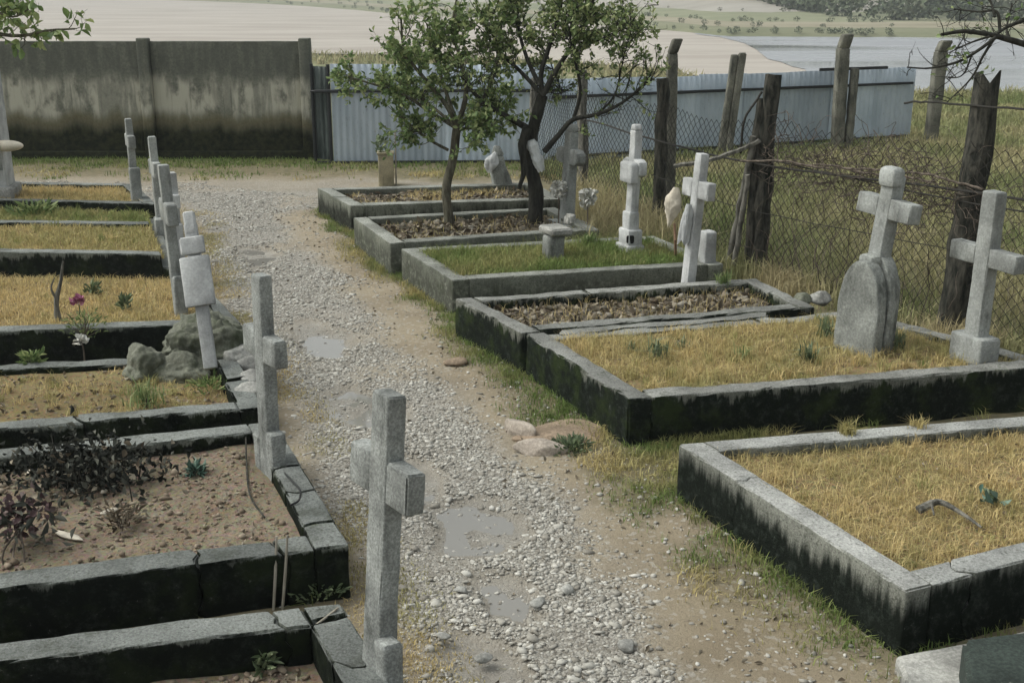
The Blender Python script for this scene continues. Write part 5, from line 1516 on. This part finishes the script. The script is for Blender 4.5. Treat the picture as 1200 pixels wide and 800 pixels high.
# ------------------------------------------------------------------ beyond the fences
ZF = -3.0
bank_px = [(-700, -9.5), (-300, -7), (180, 0), (470, 18), (700, 30), (850, 43), (1000, 44), (1200, 46), (1500, 48), (1900, 50)]
bank = np.array([P(x, y, ZF) for x, y in bank_px])
near_px = [(-900, 52), (-300, 58), (200, 60), (420, 64), (640, 71), (760, 80), (860, 98), (1065, 108), (1200, 110), (1500, 114), (1900, 120)]
near = np.array([P(x, y, ZF) for x, y in near_px])
def resample(line, n):
    s = np.concatenate([[0], np.cumsum(np.linalg.norm(np.diff(np.arctan2(line[:, :1], line[:, 1:2]), axis=0), axis=1))])
    u = np.linspace(0, s[-1], n)
    return np.stack([np.interp(u, s, line[:, k]) for k in range(3)], 1)
def strip(rows):
    rows = [np.asarray(r) for r in rows]; n = len(rows[0])
    v = np.concatenate(rows)
    i = (np.arange(len(rows) - 1)[:, None] * n + np.arange(n - 1)[None]).ravel()
    return v, np.stack([i, i + 1, i + n + 1, i + n], 1)
nb = 160
az = np.linspace(math.atan2(near[0][0], near[0][1]), math.atan2(near[-1][0], near[-1][1]), nb)
def at_az(line):
    a = np.arctan2(line[:, 0], line[:, 1]); r = np.hypot(line[:, 0], line[:, 1])
    return np.interp(az, a, r)
rn, rb = at_az(near), at_az(bank)
rb = rb * (1 + (fbm2(az * 22, 0 * az, 1.0, 5) - .5) * .03)
ring = lambda r, z: np.stack([np.sin(az) * r, np.cos(az) * r, z + 0 * r], 1)
rows = [ring(rn * (1 + (fbm2(az * 60, 0 * az, 1.0, 4) - .5) * .03), ZF + .02)] + [ring(rn + (rb * 1.01 - rn) * k, ZF + .02) for k in np.linspace(.04, 1, 24)]
t = NT('pale_mudflat')
n1 = t.noise(.05, t.pos((1, 3.5, 1)), detail=8, rough=.65)
c = t.mix(t.ramp(n1, .35, .65), (.32, .285, .25), (.40, .365, .325))
c = t.mix(t.math('MULTIPLY', t.ramp(t.noise(.16, t.pos((.5, 3, 1)), detail=7, rough=.7), .56, .72), .4), c, (.22, .20, .165))
c = t.mix(t.math('MULTIPLY', t.ramp(t.noise(1.1, t.pos((.6, 1, 1)), detail=5, rough=.8), .6, .75), .35), c, (.30, .27, .20))
M['mud'] = t.done(c, .95, 0, .1)
tag(link('mudflat', mesh_from('mudflat', *strip(rows)), M['mud']), kind='structure')
# lake on the right half
sel = az > math.atan2(P(800, 60, ZF)[0], P(800, 60, ZF)[1])
aa = az[sel]
k0 = sstep(0, .12, aa - aa[0] + (fbm2(aa * 90, 0 * aa, 1.0, 3) - .5) * .05)
ri = rn[sel] * .96 + (rb[sel] * .995 - rn[sel] * .96) * (1 - k0) * .97
ringl = lambda r: np.stack([np.sin(aa) * r, np.cos(aa) * r, ZF + .06 + 0 * r], 1)
v, f = strip([ringl(ri + (rb[sel] * .998 - ri) * k) for k in np.linspace(0, 1, 12)])
t = NT('lake_water')
t.bump(t.noise(.6, t.pos((.35, 1, 1)), detail=3), .05, .05)
M['lake'] = t.done((.25, .255, .27), t.ramp(t.noise(.03, t.pos((.4, 1.6, 1)), detail=3), .3, .9), 0, .5)
t.b.inputs['IOR'].default_value = 1.33
tag(link('lake', mesh_from('lake', v, f), M['lake']), kind='structure')
# far shore: green bank, tan strip, fields and hill
prof = [(0, -.15), (.01, .35), (.10, .55), (.11, .6), (.20, .8), (.21, .85), (.35, 1.6), (.36, 1.65), (.60, 4.0), (.61, 4.1), (1.2, 11), (2.5, 24), (4.5, 40)]
t = NT('far_shore')
a_ = t.attr('band')
def pick(lo, hi): return t.math('MULTIPLY', t.ramp(a_, lo, lo + .004), t.ramp(a_, hi, hi + .004, inv=True))
jit = t.noise(.12, t.pos((.4, 1, 1)), detail=7, rough=.7)
c = t.mix(t.ramp(jit, .3, .7), (.14, .15, .09), (.20, .20, .13))
c = t.mix(pick(.105, .205), c, t.mix(t.ramp(jit, .3, .7), (.22, .20, .14), (.30, .27, .20)))
c = t.mix(pick(.205, .355), c, t.mix(t.ramp(jit, .3, .7), (.17, .185, .115), (.24, .24, .16)))
c = t.mix(pick(.355, .605), c, t.mix(t.ramp(jit, .3, .7), (.27, .25, .215), (.34, .32, .285)))
c = t.mix(pick(.605, 9), c, t.mix(t.ramp(jit, .3, .7), (.20, .21, .14), (.27, .27, .19)))
M['shore'] = t.done(c, .95, 0, .1)
rows, band = [], []
for fr_, hz in prof:
    wob = (fbm2(az * 25, 0 * az + fr_ * 9, 1.0, 8) - .5)
    rows.append(ring(rb * (1 + fr_ * (1 + wob * .25)), ZF + hz * (1 + wob * .5)))
    band.append(np.full(nb, fr_))
v, f = strip(rows)
tag(link('far_shore', mesh_from('far_shore', v, f, smooth=True, attrs={'band': np.concatenate(band)}), M['shore']), kind='structure')
# scrub covered rise on the right of the far shore
n_ = 900
sa = az[0] + 0
ax_ = rng.uniform(.20, .80, n_) ** 1
ax_ = np.concatenate([rng.uniform(.13, .75, n_), rng.uniform(.02, .2, 60)])
fr_ = np.concatenate([.22 + 1.0 * rng.random(n_) ** 1.5, .24 + .05 * rng.random(60)])
fr_ = np.maximum(fr_, .23 + .5 * sstep(.30, .10, ax_))
rr = np.interp(ax_, az, rb) * (1 + fr_)
zz_ = ZF + np.interp(fr_, [p[0] for p in prof], [p[1] for p in prof])
nx_ = 260
ax2 = rng.uniform(-.42, .30, nx_); fr2 = rng.choice([.012, .11, .205, .36], nx_, p=[.35, .2, .25, .2]) + rng.normal(0, .004, nx_)
small = np.concatenate([np.ones(len(ax_)), np.full(nx_, .24)])
ax_, fr_ = np.concatenate([ax_, ax2]), np.concatenate([fr_, fr2])
rr = np.interp(ax_, az, rb) * (1 + fr_)
zz_ = ZF + np.interp(fr_, [p[0] for p in prof], [p[1] for p in prof])
out, rn_ = [], []
for x, y, z, q_, sm_ in zip(np.sin(ax_) * rr, np.cos(ax_) * rr, zz_, rng.random(len(rr)), small):
    m = 46 if sm_ > .5 else 70; hgt = rng.uniform(1.6, 3.6) * sm_
    d = rng.normal(0, 1, (m, 3)); d /= np.linalg.norm(d, axis=1, keepdims=True)
    p = V3(x, y, z + hgt * .45) + d * V3(hgt * .62, hgt * .62, hgt * .5) * rng.uniform(.5, 1, (m, 1))
    V, F, r_ = leaves(p, rng.normal(0, 1, (m, 3)), rng.uniform(.5, 1.1, m) * hgt * (.30 if sm_ > .5 else .24), .3, .8)
    out.append((V, F)); rn_.append(np.clip(r_ * .6 + q_ * .4, 0, 1))
v, f = join(out)
tag(link('far_scrub', mesh_from('far_scrub', v, f, rnd=np.concatenate(rn_)), M['scrub']), 'dull green scrub covering the rise beyond the lake', 'scrub', kind='stuff')
# weeds on the near shore, seen over the tin fence
n_ = 9000
aw = rng.uniform(az[0] * .6, az[-1] * .7, n_)
rw = np.interp(aw, az, rn) * rng.uniform(.90, 1.015, n_)
xv, yv = np.sin(aw) * rw, np.cos(aw) * rw
grass_patch('shore_weeds', 'olive brown weeds on the near shore seen above the tin fence', xv, yv, ground_z(xv, yv) - .05, rng.uniform(.3, 1.0, n_), rng.uniform(.06, .16, n_), rng.uniform(.3, .9, n_), 'meadow', .5)

# thin damp air
hb = mesh_from('haze', [(x, y, z) for x in (-1900, 1900) for y in (-60, 2900) for z in (-5.0, 75.0)], [(0, 1, 3, 2), (4, 6, 7, 5), (0, 4, 5, 1), (2, 3, 7, 6), (0, 2, 6, 4), (1, 5, 7, 3)])
t = NT('haze_air')
t.t.nodes.remove(t.b)
pv = t.n('ShaderNodeVolumePrincipled')
pv.inputs['Color'].default_value = (.80, .83, .86, 1)
pv.inputs['Density'].default_value = .0009
pv.inputs['Anisotropy'].default_value = .2
t.l(pv.outputs[0], t.out.inputs['Volume'])
ho = link('haze', hb, t.m)
tag(ho, 'thin pale damp air over the fields and lake', 'haze', kind='stuff')
